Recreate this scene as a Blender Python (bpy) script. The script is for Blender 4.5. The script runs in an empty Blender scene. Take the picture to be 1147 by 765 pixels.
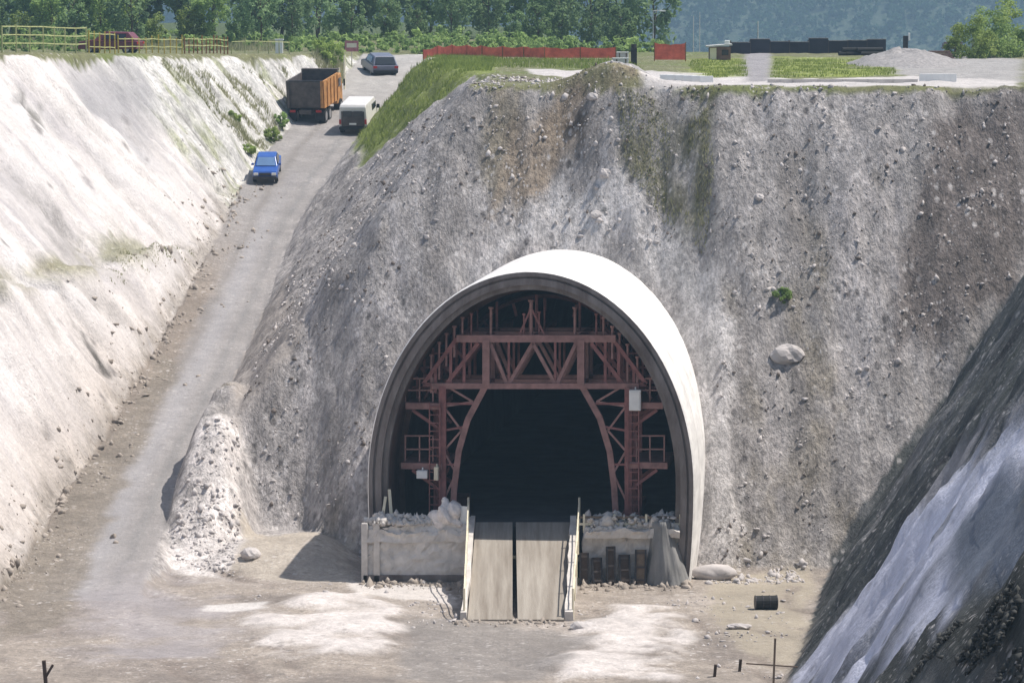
import bpy, math, random
import numpy as np
from mathutils import Vector, Matrix

random.seed(7)
RS = np.random.RandomState(11)
SC = bpy.context.scene
COL = SC.collection
R = math.radians

# ------------------------------------------------------------------ camera model (also used to read positions off the photograph)
W, H_ = 1147.0, 765.0
F = 4125.0
CAM = np.array([0.0, -150.0, 24.7])
PITCH = math.atan(407.5 / F)
CP, SP = math.cos(PITCH), math.sin(PITCH)


def ray(px, py):
    a, b = (px - W / 2) / F, (H_ / 2 - py) / F
    d = np.array([a, CP + b * SP, -SP + b * CP])
    return d / d[1]


def at(px, py, y):
    d = ray(px, py)
    return CAM + d * (y - CAM[1])


def atz(px, py, z):
    d = ray(px, py)
    return CAM + d * ((z - CAM[2]) / d[2])


def proj(p):
    v = np.asarray(p, float) - CAM
    dep = v[1] * CP - v[2] * SP
    up = v[1] * SP + v[2] * CP
    return W / 2 + F * v[0] / dep, H_ / 2 - F * up / dep


# ------------------------------------------------------------------ noise
def _hash(ix, iy, s):
    h = (ix.astype(np.int64) * 374761393 + iy.astype(np.int64) * 668265263 + s * 1442695041) & 0xFFFFFFFF
    h = ((h ^ (h >> 13)) * 1274126177) & 0xFFFFFFFF
    h = (h ^ (h >> 16)) & 0xFFFFFFFF
    return h.astype(np.float64) / 4294967295.0


def vn(x, y, s=0):
    x = np.asarray(x, float); y = np.asarray(y, float)
    fx, fy = np.floor(x), np.floor(y)
    tx, ty = x - fx, y - fy
    tx = tx * tx * tx * (tx * (tx * 6 - 15) + 10); ty = ty * ty * ty * (ty * (ty * 6 - 15) + 10)
    a = _hash(fx, fy, s); b = _hash(fx + 1, fy, s); c = _hash(fx, fy + 1, s); d = _hash(fx + 1, fy + 1, s)
    return (a * (1 - tx) + b * tx) * (1 - ty) + (c * (1 - tx) + d * tx) * ty * 1.0


def fbm(x, y, s=0, o=4, g=0.5):
    t, amp, tot = 0.0, 1.0, 0.0
    for k in range(o):
        t = t + amp * (vn(x * 2 ** k + 17.3 * k, y * 2 ** k - 9.1 * k, s + k) - 0.5)
        tot += amp; amp *= g
    return t / tot * 2.0


def sstep(a, b, x):
    t = np.clip((x - a) / (b - a), 0, 1)
    return t * t * (3 - 2 * t)


def smin(a, b, k):
    h = np.clip(0.5 + 0.5 * (b - a) / k, 0, 1)
    return b * (1 - h) + a * h - k * h * (1 - h)


def smax(a, b, k):
    return -smin(-a, -b, k)


# ------------------------------------------------------------------ terrain shape
RY = np.array([-400, -14, -4, 4, 67, 82, 103, 116, 130, 260, 700, 1500])
RZ = np.array([0, 0, 0.15, 1.0, 12.75, 15.0, 18.1, 19.1, 19.3, 19.3, -1, -29])


def zroad(y):
    return (np.interp(y - 3, RY, RZ) + np.interp(y, RY, RZ) + np.interp(y + 3, RY, RZ)) / 3


def row_to_y(px, row):
    ys = np.linspace(-40, 135, 1400)
    X = (px - W / 2) / F * (ys + 150)
    rows = np.array([proj((x, y, z))[1] for x, y, z in zip(X, ys, zroad(ys))])
    i = int(np.argmin(abs(rows - row)))
    return ys[i], X[i]


FOOT = [(10, 648), (58, 568), (105, 505), (139, 445), (176, 388), (222, 304), (249, 256), (272, 206), (316, 152), (352, 118), (385, 88), (400, 72)]
EDGE = [(150, 660), (182, 590), (214, 512), (240, 460), (263, 418), (298, 340), (312, 298), (332, 250), (362, 205), (396, 160), (432, 118), (458, 88), (486, 66)]
_f = [row_to_y(*p) for p in FOOT]
_e = [row_to_y(*p) for p in EDGE]
LY = np.array([-300, -45] + [a for a, b in _f] + [160, 400]); LX = np.array([-30, -26] + [b for a, b in _f] + [_f[-1][1], _f[-1][1]])
EY = np.array([-300, -10] + [a for a, b in _e] + [160, 400]); EX = np.array([-12.5, -14] + [b for a, b in _e] + [_e[-1][1] + 2, _e[-1][1] + 8])


def xfoot(y):
    return (np.interp(y - 2, LY, LX) + np.interp(y, LY, LX) + np.interp(y + 2, LY, LX)) / 3


def xedge(y):
    return (np.interp(y - 2, EY, EX) + np.interp(y, EY, EX) + np.interp(y + 2, EY, EX)) / 3


def xright(y):
    return np.interp(y, [-130, -60, -21, 0, 8, 12, 60], [4.0, 5.5, 9.85, 12.85, 14.3, 15.6, 30.0])


# portal frame: origin at the middle of the mouth, axis turned to the right as it goes in
PO = np.array([0.74, 0.0])
TH = R(7.5)
SA, CA = math.sin(TH), math.cos(TH)
RO, ZC, EB = 6.78, 3.95, 2.05


def to_local(x, y):
    dx, dy = x - PO[0], y - PO[1]
    return dx * CA - dy * SA, dx * SA + dy * CA


def to_world(lx, ly, z=0.0):
    return np.array([PO[0] + lx * CA + ly * SA, PO[1] - lx * SA + ly * CA, z])


def loc_px(px, py, ly):
    """Point in portal coordinates: where the sight line of a pixel meets the plane ly."""
    d = ray(px, py)
    c = CAM
    k = ly - ((c[0] - PO[0]) * SA + (c[1] - PO[1]) * CA)
    t = k / (d[0] * SA + d[1] * CA)
    p = c + d * t
    lx, l2 = to_local(p[0], p[1])
    return Vector((lx, ly, p[2]))


def half_width(z, r):
    z = np.asarray(z, float)
    lo = r - 0.012 * (ZC - np.minimum(z, ZC)) ** 2
    up = r * np.sqrt(np.maximum(1 - ((np.maximum(z, ZC) - ZC) / (r + EB)) ** 2, 0))
    return np.where(z < ZC, lo, np.where(z < ZC + r + EB, up, -1))


def plateau_r(x, y):
    a = np.interp(y, [0, 14, 60, 112, 400], [19.9, 19.9, 19.55, 19.3, 19.2])
    fall = np.interp(y, [0, 118, 180, 300, 700, 1500, 3000], [0, 0, 2.3, 6, 22, 48, 48])
    return a - fall * sstep(-6, 14, x - 0.03 * (y - 100)) - np.interp(y, [0, 300, 700, 1500], [0, 0, 20, 48]) * (1 - sstep(-6, 14, x - 0.03 * (y - 100)))


def H(x, y, rough=0.0):
    x = np.asarray(x, float); y = np.asarray(y, float)
    zr, xl, xr = zroad(y), xfoot(y), xedge(y)
    w1 = fbm(x * 0.11, y * 0.11, 5, 3)
    # pale cut beside the road
    d = np.maximum(xl - x + 0.5 * w1, 0)
    hb = np.maximum(10.3 - zr, 0)
    d1 = hb / 1.6
    bw = 1.4 * np.clip(hb / 3.0, 0, 1)
    zL = zr + np.where(d < d1, 1.6 * d, np.where(d < d1 + bw, hb + 0.2 * (d - d1), hb + 0.2 * bw + 1.22 * (d - d1 - bw)))
    pl = np.interp(y, [-200, 20, 43, 92, 112, 300, 700, 1500], [21.6, 21.2, 20.8, 19.7, 19.35, 19.2, -1, -29])
    if rough:
        yw = y + 3.0 * fbm(x * .13, y * .13, 24, 3) + .25 * d
        g = fbm(yw * 0.26, d * 0.09, 21, 3) * 0.85 + fbm(yw * .8, d * 0.18, 22, 3) * 0.22 * sstep(-.3, .5, fbm(x * .15, y * .15, 25, 2)) + .28 * fbm(x * .5, y * .5, 26, 3)
        rdg = np.clip(1 - np.abs(fbm(yw * .24, d * .05, 27, 2)) * 4.5, 0, 1) ** 1.5
        g = g - 0.75 * rdg * sstep(-.5, .3, fbm(x * .12, y * .12, 28, 2))
        face = sstep(0, 1.2, d) * (1 - sstep(-0.6, 0.3, zL - pl))
        zL = zL + rough * face * (g + 0.25 * fbm(x * 1.3, y * 1.1, 23, 5, .6))
    zL = smin(zL, pl, 0.5)
    # road and the ground right of it
    e = np.maximum(x - xr, 0)
    mf = np.interp(y, [0, 18, 35, 60, 120], [1.5, 1.3, 1.05, 1.0, 0.9])
    flank = zr + mf * e
    yf = np.interp(x, [-16, -9, -6.5, 6.5, 9, 30], [8.5, 8.0, 6.0, 3.5, 2.2, 1.2]) + 0.8 * w1
    front = 1.75 * (y - yf)
    P = plateau_r(x, y)
    G = smin(smin(flank, front, 1.2), P, 0.7)
    spur = 6.4 * np.exp(-np.abs((x + 13.2 - 0.10 * (y - 8)) / 2.0) ** 2.6 - np.abs((y - 15) / 8.8) ** 3.2)
    nook = 0.9 * np.exp(-((x + 10) / 3.0) ** 4 - ((y - 6) / 4.5) ** 4)
    crest = 1.35 * np.exp(-((x - 4.2) / 2.0) ** 2 - ((y - 14.5) / 2.2) ** 2)
    G = np.where(y > 150, G, np.maximum(smax(G, spur, 0.6), nook) + crest)
    if rough:
        m = sstep(0.4, 1.6, G) * (1 - sstep(-0.5, 0.1, G - P)) * sstep(0, 1.0, e)
        G = G + rough * m * (0.6 * fbm(x * 0.4, y * 0.3, 31, 3) + 0.34 * fbm(x * 1.1, y * .7, 32, 4, .6) + 0.25 * (np.abs(fbm(x * 2.4, y * 1.6, 33, 2))))
    G = np.maximum(G, zr - 0.8 * e)
    G = np.where(y > 150, G, np.maximum(G, 0))
    z = np.where(x < xl, zL, np.where(x <= xr, zr, G))
    # shaded cut in front on the right
    c = np.maximum(x - xright(y) + 0.35 * w1, 0)
    zR = 1.46 * c
    if rough:
        zR = zR + rough * sstep(0, 1.0, c) * (0.7 * fbm(y * 0.35 + c * .04, c * 0.12, 41, 3) + 0.35 * fbm(y * 1.2, c * 0.4, 42, 3) + .5 * fbm(x * 0.9, y * 0.9, 43, 5, .6))
    zR = smin(zR, np.interp(y, [12, 30], [22.5, 14.0]), 0.8) * (y < 60)
    z = np.where(zR > 0.02, smax(z, zR, 0.25), z)
    # near bank the picture was taken from
    z = np.where(y < -100, np.maximum(z, np.clip((-y - 113) * 1.0, 0, 20.0) + 0.06 * np.clip(-y - 133, 0, 25)), z)
    # far hill
    hill = -14 + 0.30 * (y - 1560) + 14 * fbm(x * 0.005, y * 0.005, 51, 3)
    hill = np.where(y > 1300, smin(hill, 90 + 0.03 * x, 20.0), -80)
    z = np.maximum(z, hill)
    if rough:
        flat = (z < 0.5) & (y < 20) & (y > -110)
        z = z + rough * np.where(flat, 0.10 * fbm(x * 0.5, y * 0.5, 61, 4), 0)
        rut = np.abs(x - (xl * .45 + xr * .55)) < np.maximum((xr - xl) * .5, 1)
        z = z + rough * np.where((x > xl) & (x < xr), 0.05 * fbm(x * 1.2, y * 0.25, 62, 3) + 0.10 * (sstep(.0, 1.2, xl + 1.4 - x)), 0)
        z = z + rough * np.where(y > 12, 0.06 * fbm(x * 0.9, y * 0.9, 63, 3), 0)
    return z


def hit(px, py, t0=-128, t1=900):
    """World point where the sight line of a pixel first meets the terrain."""
    d = ray(px, py)
    ys = np.concatenate([np.arange(t0, 150, 0.1), np.arange(150, t1, 1.0)])
    pts = CAM[None] + d[None] * (ys - CAM[1])[:, None]
    below = pts[:, 2] < H(pts[:, 0], pts[:, 1])
    i = int(np.argmax(below)) if below.any() else len(ys) - 1
    return pts[i]


def ground(x, y):
    return float(H(np.array([x]), np.array([y]), 1.0)[0])


# ------------------------------------------------------------------ materials
def nmat(name):
    m = bpy.data.materials.new(name); m.use_nodes = True
    nt = m.node_tree
    b = nt.nodes['Principled BSDF']
    return m, nt, b


def mat(name, col, rough=0.8, metal=0.0, var=0.25, scale=3.0, bump=0.0, stretch=(1, 1, 1), second=None, spec=0.3):
    m, nt, b = nmat(name)
    N, L = nt.nodes, nt.links
    tc = N.new('ShaderNodeTexCoord'); mp = N.new('ShaderNodeMapping'); mp.inputs['Scale'].default_value = stretch
    L.new(tc.outputs['Object'], mp.inputs['Vector'])
    nz = N.new('ShaderNodeTexNoise'); nz.inputs['Scale'].default_value = scale; nz.inputs['Detail'].default_value = 6; nz.inputs['Roughness'].default_value = 0.65
    L.new(mp.outputs['Vector'], nz.inputs['Vector'])
    rp = N.new('ShaderNodeValToRGB')
    a = second if second else tuple(c * (1 - var) for c in col)
    c2 = col if second else tuple(min(c * (1 + var), 1) for c in col)
    rp.color_ramp.elements[0].position = 0.32; rp.color_ramp.elements[1].position = 0.68
    rp.color_ramp.elements[0].color = (*a, 1); rp.color_ramp.elements[1].color = (*c2, 1)
    L.new(nz.outputs['Fac'], rp.inputs['Fac']); L.new(rp.outputs['Color'], b.inputs['Base Color'])
    b.inputs['Roughness'].default_value = rough; b.inputs['Metallic'].default_value = metal
    b.inputs['Specular IOR Level'].default_value = spec
    if bump:
        bp = N.new('ShaderNodeBump'); bp.inputs['Strength'].default_value = 0.7; bp.inputs['Distance'].default_value = bump
        L.new(nz.outputs['Fac'], bp.inputs['Height']); L.new(bp.outputs['Normal'], b.inputs['Normal'])
    return m


def leaf_mat(name, dark, light, sc=0.7):
    m, nt, b = nmat(name)
    N, L = nt.nodes, nt.links
    tc = N.new('ShaderNodeTexCoord'); oi = N.new('ShaderNodeObjectInfo')
    nz = N.new('ShaderNodeTexNoise'); nz.inputs['Scale'].default_value = sc; nz.inputs['Detail'].default_value = 4
    L.new(tc.outputs['Object'], nz.inputs['Vector'])
    rp = N.new('ShaderNodeValToRGB'); rp.color_ramp.elements[0].position = 0.35; rp.color_ramp.elements[1].position = 0.65
    rp.color_ramp.elements[0].color = (*dark, 1); rp.color_ramp.elements[1].color = (*light, 1)
    L.new(nz.outputs['Fac'], rp.inputs['Fac'])
    hs = N.new('ShaderNodeHueSaturation')
    mr = N.new('ShaderNodeMapRange'); mr.inputs['To Min'].default_value = 0.95; mr.inputs['To Max'].default_value = 1.6
    L.new(oi.outputs['Random'], mr.inputs['Value']); L.new(mr.outputs['Result'], hs.inputs['Value']); L.new(rp.outputs['Color'], hs.inputs['Color'])
    L.new(hs.outputs['Color'], b.inputs['Base Color']); b.inputs['Roughness'].default_value = 0.7; b.inputs['Specular IOR Level'].default_value = 0.15
    tr = N.new('ShaderNodeBsdfTranslucent'); L.new(hs.outputs['Color'], tr.inputs['Color'])
    mx = N.new('ShaderNodeMixShader'); mx.inputs['Fac'].default_value = 0.5
    out = N['Material Output']
    L.new(b.outputs['BSDF'], mx.inputs[1]); L.new(tr.outputs['BSDF'], mx.inputs[2]); L.new(mx.outputs['Shader'], out.inputs['Surface'])
    return m


def terrain_mat():
    m, nt, b = nmat('terrain_surface')
    N, L = nt.nodes, nt.links
    at_ = N.new('ShaderNodeAttribute'); at_.attribute_name = 'albedo'
    a2 = N.new('ShaderNodeAttribute'); a2.attribute_name = 'surf'          # R speckle, G wet, B streak
    sep = N.new('ShaderNodeSeparateColor'); L.new(a2.outputs['Color'], sep.inputs['Color'])
    tc = N.new('ShaderNodeTexCoord')

    def noise(scale, st, det=5, rg=0.65):
        mp = N.new('ShaderNodeMapping'); mp.inputs['Scale'].default_value = st
        L.new(tc.outputs['Object'], mp.inputs['Vector'])
        n = N.new('ShaderNodeTexNoise'); n.inputs['Scale'].default_value = scale; n.inputs['Detail'].default_value = det; n.inputs['Roughness'].default_value = rg
        L.new(mp.outputs['Vector'], n.inputs['Vector'])
        return n.outputs['Fac']

    def math_(op, x, y, clamp=False):
        n = N.new('ShaderNodeMath'); n.operation = op; n.use_clamp = clamp
        for i, v in enumerate((x, y)):
            if hasattr(v, 'links') or hasattr(v, 'is_linked'):
                L.new(v, n.inputs[i])
            else:
                n.inputs[i].default_value = v
        return n.outputs[0]

    def rng(v, a, b_, c, d):
        n = N.new('ShaderNodeMapRange'); L.new(v, n.inputs['Value'])
        for k, q in zip(('From Min', 'From Max', 'To Min', 'To Max'), (a, b_, c, d)):
            n.inputs[k].default_value = q
        return n.outputs['Result']

    big = noise(0.35, (1, 1, .6), 4)
    mid = noise(1.7, (1, 1, .35), 6, .7)
    fin = noise(6.5, (1, 1, .4), 4, .7)
    f = math_('MULTIPLY', rng(big, .3, .7, .84, 1.16), rng(mid, .28, .72, .5, 1.5))
    f = math_('MULTIPLY', f, rng(fin, .28, .72, .5, 1.5))
    fs = math_('SUBTRACT', f, 1.0)
    f = math_('ADD', math_('MULTIPLY', fs, sep.outputs['Red']), 1.0)
    soft = rng(big, .3, .7, .92, 1.08)
    f = math_('MULTIPLY', f, soft)
    mixc = N.new('ShaderNodeMix'); mixc.data_type = 'RGBA'; mixc.blend_type = 'MULTIPLY'; mixc.inputs['Factor'].default_value = 1.0
    comb = N.new('ShaderNodeCombineColor')
    for k in ('Red', 'Green', 'Blue'):
        L.new(f, comb.inputs[k])
    L.new(at_.outputs['Color'], mixc.inputs['A']); L.new(comb.outputs['Color'], mixc.inputs['B'])
    # pale and dark chips of stone
    cur = mixc.outputs['Result']
    for sc, thr, colr, amt in ((3.2, .83, (.66, .62, .60), .85), (7.5, .80, (.62, .59, .58), .8), (2.6, .86, (.05, .045, .045), .8), (6.0, .84, (.06, .055, .05), .7)):
        mp = N.new('ShaderNodeMapping'); mp.inputs['Scale'].default_value = (1, 1, .55); mp.inputs['Location'].default_value = (sc * 3, thr * 7, 0)
        L.new(tc.outputs['Object'], mp.inputs['Vector'])
        v = N.new('ShaderNodeTexVoronoi'); v.inputs['Scale'].default_value = sc
        L.new(mp.outputs['Vector'], v.inputs['Vector'])
        sp = N.new('ShaderNodeSeparateColor'); L.new(v.outputs['Color'], sp.inputs['Color'])
        on = math_('GREATER_THAN', sp.outputs['Red'], thr)
        near = rng(v.outputs['Distance'], .2, .45, 1, 0)
        k = math_('MULTIPLY', math_('MULTIPLY', on, near), math_('MULTIPLY', sep.outputs['Red'], amt))
        k = math_('MULTIPLY', k, rng(big, .42, .56, .12, 1))
        mm = N.new('ShaderNodeMix'); mm.data_type = 'RGBA'; L.new(k, mm.inputs['Factor'])
        L.new(cur, mm.inputs['A']); mm.inputs['B'].default_value = (*colr, 1)
        cur = mm.outputs['Result']
    L.new(cur, b.inputs['Base Color'])
    rgh = rng(sep.outputs['Green'], 0, 1, .95, .22)
    L.new(rgh, b.inputs['Roughness']); b.inputs['Specular IOR Level'].default_value = 0.3
    hgt = math_('ADD', math_('MULTIPLY', mid, .6), math_('MULTIPLY', fin, .4))
    bp = N.new('ShaderNodeBump'); bp.inputs['Distance'].default_value = 0.35
    L.new(rng(math_('MAXIMUM', sep.outputs['Red'], sep.outputs['Blue']), 0, 1, .12, 1.0), bp.inputs['Strength'])
    L.new(hgt, bp.inputs['Height']); L.new(bp.outputs['Normal'], b.inputs['Normal'])
    return m


MT = terrain_mat()
M = dict(
    concrete=mat('concrete', (.58, .55, .52), .85, 0, .22, 1.6, .02),
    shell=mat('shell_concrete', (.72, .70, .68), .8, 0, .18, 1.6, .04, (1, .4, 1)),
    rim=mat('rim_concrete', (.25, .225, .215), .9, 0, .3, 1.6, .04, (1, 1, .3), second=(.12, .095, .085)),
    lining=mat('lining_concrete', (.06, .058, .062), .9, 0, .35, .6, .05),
    waste=mat('rust_stop_end', (.11, .065, .052), .85, 0, .3, 1.5, .02),
    steel=mat('red_oxide_steel', (.24, .105, .098), .65, .1, .3, 2.5, .01),
    steel2=mat('dusty_steel', (.29, .165, .15), .7, .1, .3, 2.5, .01),
    form=mat('formwork_plate', (.13, .048, .044), .6, .2, .35, 1.2, .01),
    white=mat('white_paint', (.78, .78, .76), .6, 0, .06, 2),
    cream=mat('cream_paint', (.72, .66, .50), .7, 0, .1, 3),
    ramp=mat('ramp_concrete', (.36, .325, .28), .9, 0, .3, 1.5, .03, (1.6, .09, .3), second=(.19, .16, .13)),
    kerb=mat('kerb_dusty', (.56, .52, .48), .85, 0, .2, 1.8, .02),
    wood=mat('weathered_timber', (.17, .125, .09), .85, 0, .3, 4, .01, (1, 1, 1)),
    darkwood=mat('dark_timber', (.07, .05, .04), .85, 0, .3, 4, .01),
    tarp=mat('grey_tarpaulin', (.22, .215, .21), .7, 0, .25, 1.4, .06, (1, 1, .4)),
    sack=mat('white_sacking', (.72, .66, .62), .9, 0, .2, 6, .04),
    black=mat('black_rubber', (.02, .02, .02), .8, 0, .2, 5),
    darkmetal=mat('dark_metal', (.045, .042, .045), .5, .4, .3, 4),
    glass=mat('dark_glass', (.02, .025, .03), .12, 0, .1, 1, spec=.6),
    wind=mat('pale_windscreen', (.13, .22, .38), .1, 0, .15, 1, spec=.7),
    blue=mat('blue_paint', (.025, .085, .33), .35, 0, .12, 2, spec=.5),
    navy=mat('slate_paint', (.14, .15, .20), .4, 0, .15, 2, spec=.5),
    vanwhite=mat('dusty_white_paint', (.62, .60, .58), .5, 0, .08, 2, spec=.4),
    orange=mat('orange_paint', (.42, .20, .065), .6, 0, .35, 2.5),
    dirtshade=mat('muddy_shaded_steel', (.085, .07, .065), .7, .1, .4, 2.0),  # muddy steel, also the shade tone on the truck's rear, left side and bed
    lamp=mat('lamp_lens', (.75, .72, .65), .2, 0, .05, 2, spec=.6),
    redlamp=mat('red_lens', (.4, .02, .02), .3, 0, .05, 2),
    rim_w=mat('wheel_rim', (.35, .35, .36), .4, .6, .1, 4),
    rednet=mat('red_netting', (.85, .17, .11), .85, 0, .3, 1.6),
    yellow=mat('yellow_paint', (.55, .40, .08), .6, 0, .15, 3),
    paleyel=mat('pale_yellow_rail', (.42, .43, .20), .7, 0, .2, 3),
    rustpost=mat('rusty_post', (.30, .14, .06), .8, 0, .25, 5),
    maroon=mat('maroon_paint', (.14, .03, .045), .45, 0, .15, 2, spec=.5),
    pink=mat('faded_red_board', (.42, .17, .18), .7, 0, .25, 4),
    pole=mat('galvanised_pole', (.50, .51, .50), .5, .3, .1, 4),
    darkwall=mat('dark_cladding', (.045, .045, .06), .8, 0, .3, .5),
    roofgrey=mat('pale_roof_sheet', (.60, .58, .56), .6, 0, .1, 3),
    brick=mat('brown_boards', (.20, .12, .10), .85, 0, .25, 3),
    stone=mat('pale_stone', (.46, .425, .41), .9, 0, .18, 1.6, .06),
    blackrock=mat('black_rock', (.045, .045, .042), .9, 0, .5, 1.1),
    mudchips=mat('mud_clods', (.33, .285, .245), .95, 0, .35, 1.3),
    chips=mat('brown_chips', (.15, .125, .11), .95, 0, .4, 1.5),
    gravel=mat('grey_gravel', (.27, .255, .25), .95, 0, .35, 5, .08),
    bark=mat('bark', (.10, .075, .05), .9, 0, .3, 6, .03, (1, 1, .3)),
)
LM = [leaf_mat('foliage_mid', (.13, .20, .07), (.28, .37, .13)), leaf_mat('foliage_dark', (.10, .16, .075), (.20, .28, .12)),
      leaf_mat('foliage_yellow', (.18, .25, .06), (.32, .39, .13)), leaf_mat('foliage_bluish', (.11, .17, .09), (.21, .29, .14))]
M_FAR = leaf_mat('far_foliage', (.016, .038, .022), (.045, .085, .042), 0.08)
M_GRASS = leaf_mat('grass_blades', (.12, .155, .035), (.22, .26, .075), 0.5)
M_DRY = leaf_mat('dry_grass_blades', (.24, .24, .13), (.36, .35, .22), 0.5)


# ------------------------------------------------------------------ mesh helpers
class MB:
    def __init__(s):
        s.v, s.f = [], []

    def add(s, vs, fs):
        b = len(s.v); s.v += [tuple(p) for p in vs]; s.f += [tuple(i + b for i in q) for q in fs]
        return s

    def box(s, c, d, rot=None):
        x, y, z = (k / 2 for k in d)
        vs = [Vector((sx * x, sy * y, sz * z)) for sz in (-1, 1) for sx, sy in ((-1, -1), (1, -1), (1, 1), (-1, 1))]
        if rot is not None:
            vs = [rot @ p for p in vs]
        c = Vector(c)
        return s.add([p + c for p in vs], [(3, 2, 1, 0), (4, 5, 6, 7), (0, 1, 5, 4), (1, 2, 6, 5), (2, 3, 7, 6), (3, 0, 4, 7)])

    def bar(s, a, b, w=0.1, h=None):
        a, b = Vector(a), Vector(b); h = h or w
        d = b - a
        q = d.to_track_quat('Z', 'Y').to_matrix()
        return s.box((a + b) / 2, (w, h, d.length), q)

    def tube(s, a, b, r, n=8, r2=None):
        a, b = Vector(a), Vector(b); r2 = r if r2 is None else r2
        q = (b - a).to_track_quat('Z', 'Y').to_matrix()
        vs = [a + q @ Vector((math.cos(2 * math.pi * k / n) * r, math.sin(2 * math.pi * k / n) * r, 0)) for k in range(n)]
        vs += [b + q @ Vector((math.cos(2 * math.pi * k / n) * r2, math.sin(2 * math.pi * k / n) * r2, 0)) for k in range(n)]
        fs = [(k, (k + 1) % n, n + (k + 1) % n, n + k) for k in range(n)] + [tuple(range(n))[::-1], tuple(range(n, 2 * n))]
        return s.add(vs, fs)

    def prism(s, prof, x0, x1, inset=None):
        """(y,z) profile extruded across x; inset(z) narrows the sides."""
        n = len(prof); ins = inset or (lambda z: 0)
        vs = [(x0 + ins(z), y, z) for y, z in prof] + [(x1 - ins(z), y, z) for y, z in prof]
        fs = [tuple(range(n)), tuple(range(n, 2 * n))[::-1]] + [(k, n + k, n + (k + 1) % n, (k + 1) % n) for k in range(n)]
        return s.add(vs, fs)

    def build(s, name, m, parent=None, smooth=False, bevel=0):
        me = bpy.data.meshes.new(name); me.from_pydata(s.v, [], s.f); me.update()
        import bmesh
        bm = bmesh.new(); bm.from_mesh(me); bmesh.ops.recalc_face_normals(bm, faces=bm.faces); bm.to_mesh(me); bm.free()
        me.materials.append(m)
        if smooth:
            me.polygons.foreach_set('use_smooth', [True] * len(me.polygons))
        o = bpy.data.objects.new(name, me); COL.objects.link(o)
        if parent is not None:
            o.parent = parent
        if bevel:
            bv = o.modifiers.new('bevel', 'BEVEL'); bv.width = bevel; bv.segments = 2; bv.limit_method = 'ANGLE'
        return o


def fast_mesh(name, v, f, m, parent=None, smooth=False):
    """Mesh from numpy arrays, all faces with the same number of corners."""
    v = np.asarray(v, np.float32); f = np.asarray(f, np.int32)
    me = bpy.data.meshes.new(name)
    me.vertices.add(len(v)); me.vertices.foreach_set('co', v.ravel())
    k = f.shape[1]
    me.loops.add(f.size); me.loops.foreach_set('vertex_index', f.ravel())
    me.polygons.add(len(f)); me.polygons.foreach_set('loop_start', np.arange(0, f.size, k, dtype=np.int32))
    me.polygons.foreach_set('loop_total', np.full(len(f), k, np.int32))
    if smooth:
        me.polygons.foreach_set('use_smooth', np.ones(len(f), bool))
    me.update(calc_edges=True); me.validate()
    me.materials.append(m)
    o = bpy.data.objects.new(name, me); COL.objects.link(o)
    if parent is not None:
        o.parent = parent
    return o


def tag(o, label, cat, group=None, kind=None):
    o['label'] = label; o['category'] = cat
    if group: o['group'] = group
    if kind: o['kind'] = kind
    return o


def thing(name, label, cat, loc=(0, 0, 0), rz=0.0, group=None, rx=0.0):
    o = bpy.data.objects.new(name, None); COL.objects.link(o)
    o.location = loc; o.rotation_euler = (rx, 0, rz)
    o.empty_display_size = 0.3
    return tag(o, label, cat, group)


def copy_tree(o, loc, rz=0.0, scale=None, label=None):
    def rec(q, par):
        c = q.copy(); COL.objects.link(c)
        if par is not None:
            c.parent = par
        for ch in kids.get(q.name, []):
            rec(ch, c)
        return c
    kids = {}
    for q in COL.objects:
        if q.parent is not None:
            kids.setdefault(q.parent.name, []).append(q)
    c = rec(o, None)
    c.location = loc; c.rotation_euler = (0, 0, rz)
    if scale: c.scale = scale
    if label: c['label'] = label
    return c


# ------------------------------------------------------------------ terrain mesh
def graded(cuts):
    out = []
    for (a, b, st) in cuts:
        n = max(1, int(round((b - a) / st)))
        out += list(np.linspace(a, b, n, endpoint=False))
    return np.array(out + [cuts[-1][1]])


xs = graded([(-1100, -400, 60), (-400, -120, 14), (-120, -45, 3), (-45, -28, .6), (-28, 24, .2), (24, 45, .6), (45, 120, 3), (120, 400, 14), (400, 1100, 60)])
ys = graded([(-1000, -200, 80), (-200, -140, 6), (-140, -40, 1.5), (-40, -24, .4), (-24, 28, .2), (28, 70, .27), (70, 115, .33), (115, 170, 1.2), (170, 320, 5), (320, 700, 30), (700, 1400, 60), (1400, 1900, 14), (1900, 2700, 60)])
X, Y = np.meshgrid(xs, ys)
Z = H(X, Y, 1.0)
nx, ny = len(xs), len(ys)


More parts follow.
